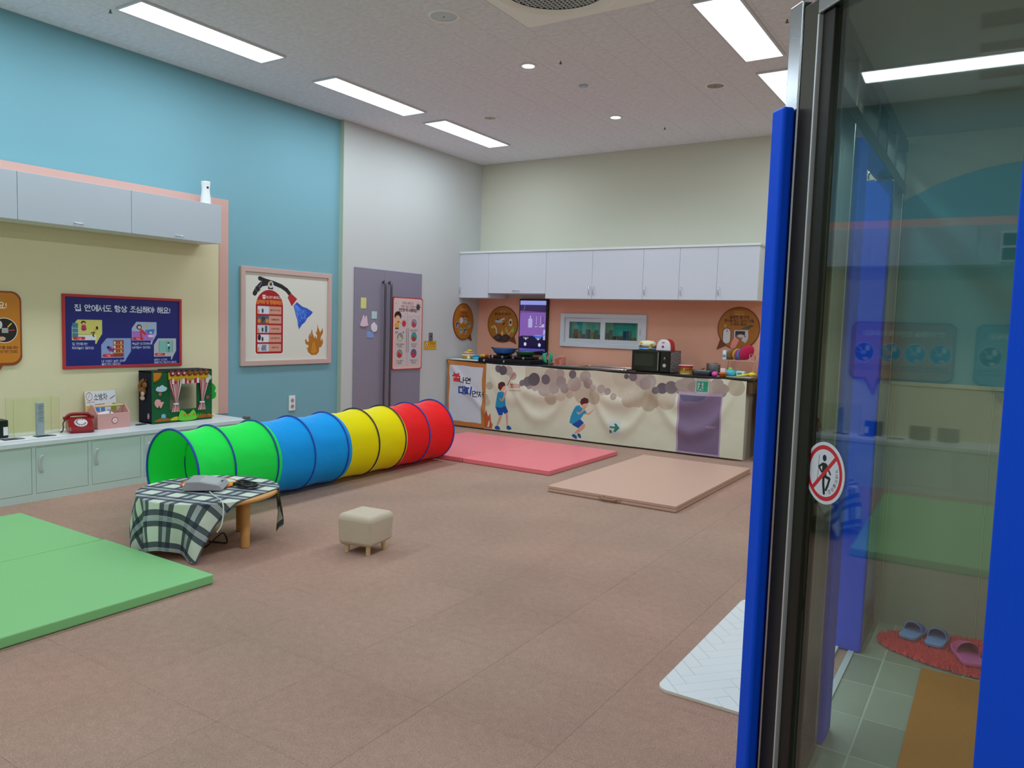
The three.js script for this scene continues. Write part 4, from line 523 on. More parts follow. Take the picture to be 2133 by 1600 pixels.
{ // small pots and pans
  const t = canvasTex(512, 128, (g, w, h) => { g.fillStyle = '#e6d9a0'; g.fillRect(0, 0, w, h); g.fillStyle = '#d8a628'; g.fillRect(0, 40, w, 66); g.fillStyle = '#c62a28'; g.fillRect(0, 0, w, 34); for (let i = 0; i < 4; i++) { write(g, '컵라면', i * 128 + 16, 34, 42, '#a01f1a', .16, 0, .8); dot(g, i * 128 + 20, 96, 14, 10, '#7a9a30'); } }, true);
  const cup = thing('noodle_cup', 'red and yellow instant noodle cup beside the microwave', 'cup', [3.215, CT, .5]); part(cup, 'cup', new THREE.CylinderGeometry(.078, .062, .094, 40, 1, true).translate(0, .047, 0), M(0xffffff, .5, { map: t, side: THREE.DoubleSide })); part(cup, 'bottom', cyl(.0615, .0615, .004, 40), white, [0, .0025, 0]); part(cup, 'rim', new THREE.TorusGeometry(.078, .003, 8, 40).rotateX(Math.PI / 2), white, [0, .094, 0]); part(cup, 'lid', cyl(.076, .076, .002, 40), M(0xb82824, .4), [0, .0925, 0]);
  const wp = thing('wooden_pan', 'brown toy pan with a wooden rim behind the grey baking tin', 'pan', [3.31, CT, .36]); wp.scale.setScalar(.75); part(wp, 'dish', lathe([[0, 0], [.08, 0], [.092, .06], [.098, .062], [.09, .058], [.075, .005], [0, .004]], 32), M(0xa8703c, .5)); part(wp, 'handle', tube([[0, .055, -.085], [.02, .07, -.12], [.03, .08, -.17]], .009, 16, 8), M(0x8a5a30, .5));
  const tin = thing('baking_tin', 'flat grey baking tin near the counter edge', 'tin', [3.43, CT, .565]); part(tin, 'dish', lathe([[0, 0], [.105, 0], [.125, .05], [.13, .052], [.121, .05], [.102, .005], [0, .004]], 4).rotateY(Math.PI / 4).scale(1, 1, .7), M(0x7f878f, .45));
  const pot = (x, z, r, h, m, l) => { const o = thing('steel_pot', l, 'pot', [x, CT, z]); part(o, 'pot', lathe([[0, 0], [r, 0], [r, h], [r * 1.05, h + .003], [r * .96, h], [r * .96, .004], [0, .003]], 36), m); part(o, 'ear', tube([[-.02, h * .8, -r], [-.014, h * .82, -r - .02], [.014, h * .82, -r - .02], [.02, h * .8, -r]], .003, 14, 6), m); };
  pot(3.43, .26, .062, .12, M(0xa8967c, .4, { metalness: .8 }), 'narrow bronze-tinted steel pot behind the baking tin'); pot(3.5, .415, .068, .115, M(0xa3a2a6, .38, { metalness: .8 }), 'steel pot in the middle of the cookware');
}
{ // dish rack with coloured plates
  const o = thing('dish_rack', 'pink wire dish rack at the end of the counter', 'dish rack', [3.765, CT, .33]); const wire = M(0xd9a9a4, .4, { metalness: .3 });
  for (const x of [-.165, .165]) for (const z of [-.09, .09]) part(o, 'leg', tube([[x - .012, 0, z * 1.2], [x, .12, z], [x + .006, .19, z]], .0035, 12, 6), wire);
  part(o, 'shelf', merge([...[-.09, -.045, 0, .045, .09].map((z) => tube([[-.175, .17, z], [.18, .17, z]], .003, 4, 6)), ...Array.from({ length: 9 }, (_, i) => tube([[-.165 + i * .042, .1705, -.095], [-.165 + i * .042, .1705, .095]], .0025, 4, 6))]), wire);
  part(o, 'side_loop', tube([[.18, .17, -.09], [.2, .22, -.07], [.17, .25, 0], [.2, .24, .05], [.18, .17, .09]], .0035, 30, 6), wire); part(o, 'side_loop', tube([[.12, .17, -.08], [.14, .22, -.03], [.1, .24, .03], [.12, .17, .08]], .003, 30, 6), wire);
  const plate = (x, r, c, tilt, l, y = .176) => { const p = thing('toy_plate', l, 'toy plate', [3.74 + x, CT + y, .33], 0, 'plates in the dish rack'); part(p, 'plate', lathe([[0, 0], [r * .6, 0], [r, .012], [r * 1.02, .014], [r * .6, .006], [0, .005]], 32).rotateZ(Math.PI / 2 - tilt).rotateY(-.75).translate(0, r * Math.cos(tilt) * .98, 0), M(c, .4)); };
  plate(-.1, .05, 0x3fa6ac, .1, 'teal toy plate standing first in the dish rack'); plate(-.072, .055, 0x9a6a3c, .14, 'brown wooden toy plate in the dish rack'); plate(-.012, .062, 0xd8a63a, .16, 'ochre toy plate in the dish rack'); plate(.014, .06, 0xb83ab0, .22, 'magenta toy plate in the dish rack'); plate(.042, .068, 0x54a8dc, .3, 'sky blue toy plate in the dish rack'); plate(.085, .088, 0xe8356e, .42, 'large hot pink toy plate in the dish rack');
  const wb = thing('toy_carton', 'white upright toy carton in the dish rack', 'toy', [3.595, CT + .1742, .35]); part(wb, 'box', box(.035, .1, .06, .004), white, [0, .0502, 0]); part(wb, 'label_patch', box(.03, .03, .002, .0005), M(0x5f9ab0, .5), [0, .04, .031]);
  const sp = thing('toy_spatula', 'pink toy spatula standing in the dish rack', 'toy utensil', [3.645, CT + .1742, .28]); part(sp, 'handle', tube([[0, 0, 0], [.004, .08, .004], [.008, .14, .01]], .005, 14, 8), M(0xc46a60, .5)); part(sp, 'blade', ext(smooth([[-.022, 0], [.022, 0], [.036, .09], [.02, .105], [-.02, .095]]), .006, .002), M(0xcf7a70, .5), [.008, .13, .006], [0, 0, -.3]);
}
{ // toys on the counter below the rack
  const tr = thing('toy_tray', 'flat beige tray of toys under the dish rack', 'tray', [3.78, CT, .52]); part(tr, 'board', box(.36, .01, .2, .004), M(0xb8ae98, .5), [0, .0052, 0]); const T = CT + .0105;
  const k = thing('toy_kettle', 'turquoise toy kettle with a green top', 'toy', [3.71, T, .51]); part(k, 'body', lathe([[0, 0], [.05, 0], [.06, .02], [.055, .05], [.03, .066], [0, .07]], 28), M(0x45bccb, .45)); part(k, 'lid', new THREE.SphereGeometry(.022, 18, 12), M(0x9ccc3c, .5), [0, .07, 0]); part(k, 'spout', tube([[.05, .03, 0], [.075, .05, 0], [.085, .07, 0]], .01, 14, 10), M(0x45bccb, .45)); part(k, 'handle', tube([[-.05, .02, 0], [-.08, .035, 0], [-.05, .06, 0]], .007, 18, 8), M(0x7cc8e0, .45));
  const s = thing('toy_scale', 'white and green square toy scale', 'toy', [3.82, T, .5]); part(s, 'body', box(.085, .055, .06, .01), M(0xd8e4e0, .5), [0, .0277, 0]); part(s, 'dial', box(.045, .03, .004, .002), M(0x2fa08a, .5), [-.006, .028, .031]);
  const y = thing('toy_ladle', 'bright yellow toy ladle lying at the counter end', 'toy utensil', [3.9, T, .55]); part(y, 'handle', tube([[-.09, .01, .03], [0, .026, .0], [.05, .04, -.02]], .009, 18, 8), M(0xe8dc22, .45)); part(y, 'bowl', new THREE.SphereGeometry(.032, 20, 12).scale(1.2, .7, 1), M(0xe8dc22, .45), [.045, .03, -.015]);
  const pk = thing('toy_cupcake', 'magenta toy cupcake on the counter edge', 'toy food', [3.575, CT, .605]); part(pk, 'case', lathe([[0, 0], [.024, 0], [.034, .03], [0, .03]], 20), M(0xd8409c, .5)); part(pk, 'icing', new THREE.SphereGeometry(.033, 20, 10, 0, 6.283, 0, 1.57).scale(1, .7, 1), M(0xe45cb4, .5), [0, .0302, 0]);
  const oc = thing('toy_flowerpot', 'orange toy pot with a white top on the counter edge', 'toy', [3.665, CT, .62]); part(oc, 'pot', lathe([[0, 0], [.03, 0], [.04, .036], [.044, .036], [.044, .045], [0, .045]], 24), M(0xdb6b24, .5)); part(oc, 'top', box(.055, .045, .03, .008), M(0xe8d8d4, .5), [-.004, .068, -.012]);
}
{ // shelf and standing sign past the counter
  const s = thing('wooden_shelf', 'light wooden shelf side past the end of the counter', 'shelf', [4.25, 0, .24]); part(s, 'side', span(-.2, -.18, 0, 1.12, -.2, .2, .003), wood); part(s, 'side', span(.28, .3, 0, 1.12, -.2, .2, .003), wood); for (const y of [.06, .4, .74, 1.1]) part(s, 'shelf_board', span(-.18, .28, y, y + .018, -.2, .19, .002), wood); part(s, 'back_board', span(-.18, .28, 0, 1.1, -.2, -.192), paleWood);
  const t = canvasTex(256, 640, (g, w, h) => { g.fillStyle = '#b99adf'; g.fillRect(0, 0, w, h); g.fillStyle = '#a77fd0'; g.fillRect(0, 560, w, 80); write(g, '매트 체험', 24, 70, 40, '#2a2436', .15, 0, .9); rrect(g, 22, 130, 110, 30, 14, '#3fb0d8'); for (const [y, b] of [[190, 120], [340, 100], [460, 110]]) rrect(g, 22, y, 212, b, 10, '#d9dcf4'); write(g, '맨발로 이용해요', 36, 210, 22, '#5a5a80', .1, 0, .8); write(g, '뛰지 않아요', 36, 360, 22, '#5a5a80', .1, 0, .8); poly(g, [[40, 520], [30, 490], [52, 470], [56, 440], [76, 480], [74, 515], [58, 530]], '#b8482c'); });
  const o = thing('standing_sign', 'pale purple standing sign panel at the counter end', 'sign', [4.175, 0, .57]); const m = new THREE.Mesh(printed(roundRect(.3, .76, .006), .012), [paper(t), M(0xa98fce, .5)]); m.name = 'panel'; m.position.set(0, .382, 0); m.rotation.x = -.05; o.add(m); part(o, 'foot', box(.26, .012, .14, .004), M(0xa98fce, .5), [0, .0065, .0]); shade(o);
}

// ---------- things on the floor ----------
{ // play tunnel
  const o = thing('play_tunnel', 'long pop-up crawl tunnel in green, blue, yellow and red', 'tunnel', [0, 0, 0]), R = .288, z0 = 5.56, z1 = 2.73;
  const cx = (z) => 1.555 + (1.46 - 1.555) * (z0 - z) / (z0 - z1);
  const hoops = [5.56, 5.27, 4.9, 4.54, 4.18, 3.81, 3.46, 3.11, 2.735];
  const seg = (a, b, color) => {
    const n = 34, k = 64, pos = [], idx = [];
    for (let i = 0; i <= n; i++) { const z = a + (b - a) * i / n; let u = 0; for (let h = 0; h < 8; h++) if (z <= hoops[h] && z >= hoops[h + 1]) u = (hoops[h] - z) / (hoops[h] - hoops[h + 1]); const sag = .016 * Math.sin(Math.PI * u);
      for (let j = 0; j <= k; j++) { const t = j / k * Math.PI * 2, w = .003 * noise.noise(z * 9, Math.cos(t) * 3, Math.sin(t) * 3) + .0025 * noise.noise(z * 21, Math.cos(t) * 7 + 5, Math.sin(t) * 7); const r = R - .004 - sag * (1 + .25 * Math.sin(t)) + w; pos.push(cx(z) + r * Math.cos(t), R + .0045 + r * Math.sin(t), z); } }
    for (let i = 0; i < n; i++) for (let j = 0; j < k; j++) { const p = i * (k + 1) + j, q = p + k + 1; idx.push(p, p + 1, q, q, p + 1, q + 1); }
    const g = new THREE.BufferGeometry(); g.setAttribute('position', new THREE.Float32BufferAttribute(pos, 3)); g.setIndex(idx); g.computeVertexNormals(); const uv = new Float32Array(pos.length / 3 * 2); g.setAttribute('uv', new THREE.BufferAttribute(uv, 2));
    part(o, 'fabric_section', g, M(color, .95, { side: THREE.DoubleSide, transmission: .22, thickness: 0, ior: 1.2 }));
  };
  seg(5.56, 4.86, 0x30ff62); seg(4.86, 4.13, 0x20acff); seg(4.13, 3.43, 0xfff00a); seg(3.43, 2.735, 0xff2a2c);
  const rim = M(0x1d4fb4, .5), navy = M(0x1b2448, .5);
  hoops.forEach((z, i) => part(o, 'hoop', new THREE.TorusGeometry(R - .0005, i === 0 || i === 8 ? .0075 : .0058, 8, 64), i === 5 || i === 6 ? navy : rim, [cx(z), R + .008, z]));
}
const matGeo = (x0, x1, z0, z1, h) => span(x0, x1, .001, h, z0, z1, .008);
{ // folding mats
  const vinyl = (c) => M(c, .42, { bumpMap: grain, bumpScale: .0005 });
  const g = thing('folding_mat', 'green folding floor mat in the near corner', 'mat', [0, 0, 0]), gm = vinyl(0x89ce86); part(g, 'panel', matGeo(.93, 1.872, 6.205, 8.2, .052), gm); part(g, 'panel', matGeo(1.876, 2.866, 6.19, 8.2, .05), gm);
  const p = thing('folding_mat', 'pink folding floor mat in front of the counter', 'mat', [0, 0, 0]), pm = vinyl(0xf38187); part(p, 'panel', matGeo(.83, 1.818, 1.25, 2.69, .047), pm); part(p, 'panel', matGeo(1.822, 2.79, 1.256, 2.69, .047), pm);
  const b = thing('folding_mat', 'beige folded floor mat with a carry handle', 'mat', [0, 0, 0]), bm = vinyl(0xd2ab96);
  part(b, 'panel', matGeo(3.1, 4.188, 1.3, 3.255, .026), bm); part(b, 'panel', matGeo(3.1, 4.188, 1.3, 3.255, .052).translate(0, 0, 0).scale(1, .5, 1).translate(0, .026, 0), bm);
  part(b, 'handle', tube([[3.585, .028, 3.255], [3.6, .026, 3.275], [3.65, .024, 3.283], [3.7, .026, 3.275], [3.715, .028, 3.255]], .007, 24, 8), M(0xa98468, .6)); for (const x of [3.58, 3.72]) part(b, 'handle_patch', box(.05, .03, .006, .002), M(0xb8937a, .6), [x, .028, 3.256]);
  const hb = canvasTex(1024, 1024, (q, w, h) => { // herringbone print
    q.fillStyle = '#e6e9e8'; q.fillRect(0, 0, w, h); q.strokeStyle = '#a9b0b0'; q.lineWidth = 3; const a = 118, L = 472; q.save(); q.translate(w / 2, h / 2); q.rotate(Math.PI / 4);
    for (let i = -9; i < 9; i++) for (let j = -4; j < 4; j++) { const x = i * a + j * L, y = i * a - j * L; q.strokeStyle = '#9aa2a2'; q.strokeRect(x, y, L, a); q.strokeStyle = '#c4caca'; q.strokeRect(x, y + a, a, L); }
    q.restore();
  });
  const wg = printed(roundRect(.5, 1.16, .05), .011); const w = new THREE.Mesh(wg, [M(0xffffff, .45, { map: hb }), M(0xe6e1d2, .5)]); w.name = numbered('herringbone_mat'); w.rotation.x = -Math.PI / 2; w.position.set(5.36, .001, 5.335); w.userData = { label: 'white herringbone patterned mat beside the blue post', category: 'mat' }; scene.add(shade(w));
  { const uv = wg.attributes.uv; for (let i = 0; i < uv.count; i++) uv.setY(i, uv.getY(i) * 1.16 / .5 * .9); hb.wrapS = hb.wrapT = THREE.RepeatWrapping; }
  single('floor_tape', 'short yellow tape mark on the carpet nearest to the boy figure', 'tape', span(1.04, 1.17, .0005, .0018, .84, .875), M(0xb8962e, .7)); single('floor_tape', 'short yellow tape mark on the carpet nearest to the tunnel', 'tape', span(.76, .92, .0005, .0018, .89, .92), M(0xb8962e, .7));
}
{ // low stool
  const o = thing('stool', 'small square beige fabric stool on short wooden legs', 'stool', [3.06, 0, 5.31], .12); o.scale.set(.84, .9, .84); const fab = M(0xcdbda6, .85, { bumpMap: weave, bumpScale: .0012 });
  const g = new RoundedBoxGeometry(.285, .2, .285, 8, .035), p = g.attributes.position;
  for (let i = 0; i < p.count; i++) { const x = p.getX(i), y = p.getY(i), z = p.getZ(i), v = (y + .1) / .2, n = .006 * noise.noise(x * 14, y * 22, z * 14) * (1 - v * .6), s = 1 - .07 * Math.pow(1 - v, 3) + .02 * Math.sin(Math.PI * v); p.setXYZ(i, x * s + n, y + (v > .9 ? .008 * (1 - (x * x + z * z) / .04) : 0) + (v < .12 ? .006 * Math.sin(x * 40 + z * 31) : 0), z * s + n); }
  g.computeVertexNormals(); part(o, 'cushion', g, fab, [0, .152, 0]);
  const pip = roundRect(.255, .255, .04).getPoints(10).map((q) => [q.x * 1.07, .222, q.y * 1.07]); part(o, 'piping', tube(pip, .003, 120, 6, true), fab);
  for (const x of [-.088, .088]) for (const z of [-.088, .088]) part(o, 'leg', cyl(.017, .015, .06, 18), paleWood, [x, .03, z]);
}
{ // round low table, cloth and things on it
  const TX = 2.225, TZ = 5.755, R = .39, TY = .315, o = thing('round_table', 'low round wooden table under a checked cloth', 'table', [TX, 0, TZ]);
  part(o, 'tabletop', lathe([[0, TY - .026], [R - .012, TY - .026], [R - .003, TY - .02], [R, TY - .012], [R - .003, TY - .004], [R - .01, TY], [0, TY]], 72), wood);
  for (let i = 0; i < 4; i++) { const a = -.2 + i * Math.PI / 2, x = .262 * Math.cos(a), z = .262 * Math.sin(a); part(o, 'leg', lathe([[0, 0], [.024, 0], [.0255, .004], [.029, .27], [0, .272]], 24), wood, [x, 0, z]); part(o, 'leg_block', box(.1, .018, .1, .004), wood, [x, TY - .036, z], [0, -a, 0]); }
  // cloth: a square sheet laid off-centre, hanging past the rim
  const plaid = canvasTex(512, 512, (g, w) => { g.fillStyle = '#d2dccb'; g.fillRect(0, 0, w, w); const bands = (vert) => { const R_ = (a, b, c) => { g.fillStyle = c; vert ? g.fillRect(a, 0, b, w) : g.fillRect(0, a, w, b); }; R_(20, 90, 'rgba(36,46,60,.74)'); R_(110, 84, 'rgba(96,106,116,.62)'); R_(194, 90, 'rgba(36,46,60,.74)'); for (let i = 0; i < 4; i++) R_(114 + i * 22, 6, 'rgba(236,240,240,.9)'); }; bands(true); bands(false); }, true);
  const da = -16 * Math.PI / 180, ax = [Math.cos(da), Math.sin(da)], bx = [Math.cos(da + Math.PI / 2), Math.sin(da + Math.PI / 2)];
  const A0 = -.47, A1 = .352, B0 = -.41, B1 = .655, n = 110, pos = [], uv = [], idx = [];
  for (let i = 0; i <= n; i++) for (let j = 0; j <= n; j++) {
    const b = B0 + (B1 - B0) * j / n, sv = Math.max(0, Math.min(1, (-.16 - b) / .14)), a = A0 + (A1 + .2 * sv * sv * (3 - 2 * sv) - A0) * i / n, r = Math.hypot(a, b), th = Math.atan2(b, a) + da; let x, y, z;
    if (r <= R - .002) { x = a * ax[0] + b * bx[0]; z = a * ax[1] + b * bx[1]; y = TY + .0025 + .0012 * noise.noise(a * 9, b * 9, 1) + .0012; }
    else { const L = r - (R - .002), hang = Math.min(1, L / .1), f = Math.sin(th * 9 + 1.2) * .6 + Math.sin(th * 17 + .4) * .25, rad = R + .004 + .006 * hang + hang * L * (.03 + .2 * f) , drop = Math.max(0, L - .006) * .985; x = rad * Math.cos(th); z = rad * Math.sin(th); y = TY + .0035 - drop - .0035 * hang; y = Math.max(y, .012 + .006 * rnd()); z = Math.min(z, 6.178 - TZ); }
    pos.push(x, y, z); uv.push(a / .175 + .1, b / .175);
  }
  for (let i = 0; i < n; i++) for (let j = 0; j < n; j++) { const p = i * (n + 1) + j; idx.push(p, p + 1, p + n + 1, p + n + 1, p + 1, p + n + 2); }
  const g = new THREE.BufferGeometry(); g.setAttribute('position', new THREE.Float32BufferAttribute(pos, 3)); g.setAttribute('uv', new THREE.Float32BufferAttribute(uv, 2)); g.setIndex(idx); g.computeVertexNormals();
  single('tablecloth', 'black and white checked cloth hanging off the low round table', 'tablecloth', g, M(0xffffff, .9, { map: plaid, side: THREE.DoubleSide }), [TX, 0, TZ]);
  const top = TY + .0062;
  const pm = thing('play_disc', 'round yellow and white printed disc with a red rim on the table', 'disc', [2.12, top, 5.68]);
  { const t = canvasTex(256, 256, (q) => { q.fillStyle = '#c23a20'; q.fillRect(0, 0, 256, 256); dot(q, 128, 128, 119, 119, '#dcdccb'); q.fillStyle = '#dc9a20'; for (const [s, e] of [[2.2, 3.9], [5.2, 6.6]]) { q.beginPath(); q.moveTo(128, 128); q.arc(128, 128, 118, s, e); q.fill(); } line(q, [[50, 110], [90, 120]], '#a06a18', 3); });
    const m = new THREE.Mesh(printed(disc(.165), .004), [paper(t), M(0xc23a20, .5)]); m.name = 'disc'; m.rotation.x = -Math.PI / 2; pm.add(shade(m)); }
  const gd = thing('grey_device', 'grey plastic wedge-shaped device on the checked cloth', 'device', [2.21, top + .0098, 5.77], .75); gd.scale.y = .75; const gp = M(0xa6a3a8, .4);
  const wedge = (() => { const s = shapeOf([[-.1, 0], [.1, 0], [.108, .008], [.09, .034], [-.02, .062], [-.085, .06], [-.108, .012]]); return ext(s, .2, .006).translate(0, 0, -.1); })();
  part(gd, 'body', wedge, gp); part(gd, 'top_plate', box(.1, .004, .15, .0015), M(0xb9b6bc, .35), [.03, .0535, 0], [0, 0, -.25]); part(gd, 'slot', box(.012, .004, .05, .001), darkGrey, [.088, .039, -.02], [0, 0, -.3]); part(gd, 'foot_rim', box(.2, .006, .19, .002), M(0x8d8a90, .5), [0, .004, 0]);
  const cb = thing('coiled_cable', 'coiled black power cord on the table beside the grey device', 'cord', [2.36, top, 5.6]); { const pts = []; for (let i = 0; i < 60; i++) { const a = i * .7, r = .05 + .018 * Math.sin(i * 1.3); pts.push([r * 1.25 * Math.cos(a), .007 + .012 * (.5 + .5 * Math.sin(i * .9)) + i * .0002, r * .7 * Math.sin(a)]); } part(cb, 'coil', tube(pts, .0055, 400, 7), black); part(cb, 'plug', box(.035, .018, .02, .006), black, [-.075, .012, .02]); }
  const wc = single('white_cable', 'thin white cable hanging over the front of the checked cloth', 'cable', tube([[2.33, top + .007, 5.83], [2.43, top + .008, 5.875], [2.55, top + .011, 5.92], [2.622, top - .005, 5.955], [2.64, .26, 5.97], [2.643, .21, 5.985], [2.63, .18, 6.0]], .0035, 60, 7), M(0xd4d6cc, .5));
  const uc = thing('under_table_cable', 'dark cables and a pale coil lying under the low table', 'cable', [2.4, 0, 5.83]); part(uc, 'dark_cable', tube([[-.25, .24, -.05], [-.18, .1, .0], [-.12, .03, .05], [-.04, .02, .06], [.02, .08, .02], [.0, .09, -.04], [-.02, .03, -.08], [-.06, .006, -.1], [-.16, .006, -.06]], .005, 80, 7), darkGrey);
  { const pts = []; for (let i = 0; i < 50; i++) { const a = i * .42; pts.push([-.05 + .045 * Math.cos(a), .012 + .03 * (.5 + .5 * Math.sin(a * .31)), .12 + .04 * Math.sin(a)]); } part(uc, 'pale_coil', tube(pts, .004, 260, 7), M(0xb9bfa4, .5)); }
}

// ---------- things on the bench ----------
const BT = .4242;
{ // puppet theatre
  const o = thing('puppet_theatre', 'green felt puppet theatre box with striped curtains', 'puppet theatre', [.155, BT + .0026, 4.605], Math.PI / 2 + .0);
  const gf = M(0x0f5a2e, .95), navy = M(0x0a1024, .9), W = .56, h = .434, D = .2;
  const s = roundRect(W, h, .004); s.holes.push(new THREE.Path(shapeOf([[-.13, -.115], [.13, -.115], [.13, .12], [-.13, .12]].map((p) => [p[0] + .005, p[1]])).getPoints()));
  part(o, 'front', ext(s, .012, .002), gf, [0, h / 2, D / 2 - .012]);
  part(o, 'side', span(-W / 2, -W / 2 + .012, 0, h, -D / 2, D / 2 - .012, .003), navy); part(o, 'side', span(W / 2 - .012, W / 2, 0, h, -D / 2, D / 2 - .012, .003), navy); part(o, 'base', span(-W / 2, W / 2, 0, .012, -D / 2, D / 2 - .012, .003), navy); part(o, 'roof', span(-W / 2 + .17, W / 2, h - .012, h + .006, -D / 2, D / 2, .003), navy); part(o, 'roof', span(-W / 2, -W / 2 + .17, h - .012, h, -D / 2, D / 2, .003), navy);
  const stripes = canvasTex(128, 32, (g) => { g.fillStyle = '#e9dfdc'; g.fillRect(0, 0, 128, 32); g.fillStyle = '#b8283c'; for (let i = 0; i < 4; i++) g.fillRect(i * 32, 0, 16, 32); }, true), sm = M(0xffffff, .9, { map: stripes, side: THREE.DoubleSide });
  const curtain = (x0, x1, xm, w, y0, y1, f) => { const n = 24, k = 16, g = new THREE.PlaneGeometry(1, 1, n, k), p = g.attributes.position, uv = g.attributes.uv; for (let i = 0; i < p.count; i++) { const u = p.getX(i) + .5, v = .5 - p.getY(i), q = f(v), a = x0 + (x1 - x0) * u, b = xm + w * (u - .5); p.setXYZ(i, a + (b - a) * q, y1 + (y0 - y1) * v, .014 + .008 * Math.sin(u * 20) * (1 - .4 * q)); uv.setXY(i, u * 2, v); } g.computeVertexNormals(); return g; };
  const ease = (v) => v * v * (3 - 2 * v), z = D / 2;
  for (const [a, b, m] of [[-.14, -.03, -.075], [.15, .23, .175]]) { const c = part(o, 'curtain', curtain(a, b, m, .022, .155, .36, ease), sm, [0, 0, z]); part(c, 'curtain_tail', curtain(m - .011, m + .011, m - .01, .075, .088, .155, (v) => Math.sqrt(v)), sm); part(c, 'tie', new THREE.TorusGeometry(.015, .006, 8, 20).rotateX(Math.PI / 2).scale(1.2, 1, .8), M(0xe6e0e0, .8), [m, .155, .012]); }
  part(o, 'valance', curtain(-.14, .235, .048, .375, .325, .37, () => 0), sm, [0, 0, z]);
  const yb = part(o, 'pelmet', box(.38, .06, .012, .004), M(0xe2b41e, .9), [.047, .393, z + .012]); for (let i = 0; i < 3; i++) { const b = part(yb, 'flame_bump', new THREE.SphereGeometry(.035, 16, 10, 0, 6.283, 0, 1.57).scale(1.2, .4, .15).rotateX(0), M(0xd89a16, .9), [-.12 + i * .12, -.03, .004], [Math.PI, 0, 0]); }
  for (let i = 0; i < 7; i++) { const r = part(o, 'rosette', ext(disc(.021), .01, .003), M(i < 3 ? 0x8a1c28 : 0x7a3e1c, .9), [-.115 + i * .054, .415, z + .018]); part(r, 'rosette_heart', ext(disc(.009), .004, .001), M(i < 3 ? 0xe0b8b4 : 0xa8662c, .9), [0, 0, .01]); }
  const felt = (name, pts, c, x, y, sc = 1, dz = 0) => part(o, name, ext(smooth(pts.map((p) => [p[0] * sc, p[1] * sc]), 48), .006, .002), M(c, .95), [x, y, z + dz]);
  const cloud = [[-.045, -.01], [-.02, -.022], [.01, -.024], [.04, -.016], [.05, .004], [.03, .016], [.01, .028], [-.012, .016], [-.032, .014]];
  felt('felt_cloud', cloud, 0xb9d4e2, -.205, .29); felt('felt_cloud', cloud.map(([a, b]) => [a * .8, b * 1.1]), 0xbcd0e4, .232, .368);
  { const s2 = new THREE.Shape(); for (let i = 0; i <= 22; i++) { const a = -Math.PI / 2 + Math.PI / 2 * i / 22, r = i % 2 ? .062 : .078; i ? s2.lineTo(r * Math.cos(a), r * Math.sin(a)) : s2.moveTo(0, 0), i ? 0 : s2.lineTo(r * Math.cos(a), r * Math.sin(a)); } s2.lineTo(0, 0); part(o, 'felt_sun', ext(s2, .006, .001), M(0xcf7a1c, .95), [-.272, .425, z]); }
  felt('felt_butterfly', [[-.03, -.015], [-.01, -.03], [0, -.01], [.015, -.035], [.03, -.01], [.04, .012], [.018, .01], [.008, .03], [-.018, .036], [-.036, .015]], 0xe8a0a0, -.225, .165);
  felt('felt_hedge', [[-.075, -.05], [.075, -.05], [.074, .0], [.055, .03], [.03, .01], [0, -.012], [-.03, .018], [-.06, .034], [-.076, .01]], 0x6cc838, .035, .062, 1, .008); for (const x of [-.03, .005, .06]) part(o, 'felt_flower', ext(disc(.009), .004, .001), M(0xd8762a, .9), [.035 + x, .055, z + .014]);
  for (const [x, w, c] of [[-.19, .07, 0xa85a1a], [-.07, .06, 0xc8c020], [.19, .06, 0xa85a1a], [.245, .04, 0xb0661c]]) felt('felt_soil', [[-w, -.012], [w, -.012], [w * .6, .006], [0, .014], [-w * .6, .004]], c, x, .03);
  felt('felt_flower', [[-.014, -.016], [.014, -.014], [.016, .012], [0, .02], [-.016, .012]], 0x6ab8d0, -.185, .055); felt('felt_heart', [[0, -.014], [.012, 0], [.008, .012], [0, .008], [-.008, .012], [-.012, 0]], 0xc05a5a, -.215, .245); felt('felt_heart', [[0, -.014], [.012, 0], [.008, .012], [0, .008], [-.008, .012], [-.012, 0]], 0xb84a44, .235, .19);
  for (let i = 0; i < 6; i++) part(o, 'felt_grass', ext(shapeOf([[-.006, 0], [.006, 0], [.003 + .004 * (i % 2), .04]]), .005), M(0x55b830, .9), [.12 + i * .012, .02, z]);
  const sq = part(o, 'squirrel', merge([new THREE.SphereGeometry(.032, 18, 12).scale(.6, 1.2, 1).translate(0, .27, 0), tube([[0, .24, .01], [-.012, .3, -.03], [-.008, .35, .0], [0, .365, .03]], .015, 24, 10), new THREE.SphereGeometry(.026, 16, 12).scale(.6, 1, 1).translate(-.004, .32, .03)]), M(0x8a5a2c, .95), [-W / 2 - .014, 0, -.01]); part(sq, 'belly', merge([new THREE.SphereGeometry(.022, 16, 12).scale(.5, 1, 1).translate(-.012, .245, .012), new THREE.SphereGeometry(.024, 16, 12).scale(.5, .8, 1.2).translate(-.006, .21, .0)]), M(0xd0b09c, .95));
  part(o, 'felt_egg', ext(smooth([[0, -.024], [.012, -.006], [.008, .018], [0, .024], [-.008, .018], [-.012, -.006]]), .004, .001), M(0xc89aa8, .9), [-W / 2 - .004, .06, .05], [0, -Math.PI / 2, 0]);
  const tree = part(o, 'felt_tree', ext(smooth([[-.02, -.06], [.015, -.065], [.04, -.05], [.045, -.015], [.03, .0], [.042, .03], [.025, .06], [0, .075], [-.03, .06], [-.035, .02], [-.028, -.02]]), .008, .002), M(0x2aa838, .95), [W / 2 + .05, .23, .02]); part(tree, 'trunk', box(.008, .17, .008, .002), M(0x2c2a20, .9), [0, -.14, 0]);
}
single('felt_board_base', 'thin dark strip lying on the white worktop beside the theatre', 'strip', box(.03, .008, .09, .003), M(0x2d3034, .6), [.21, BT + .004, 4.96], .2);
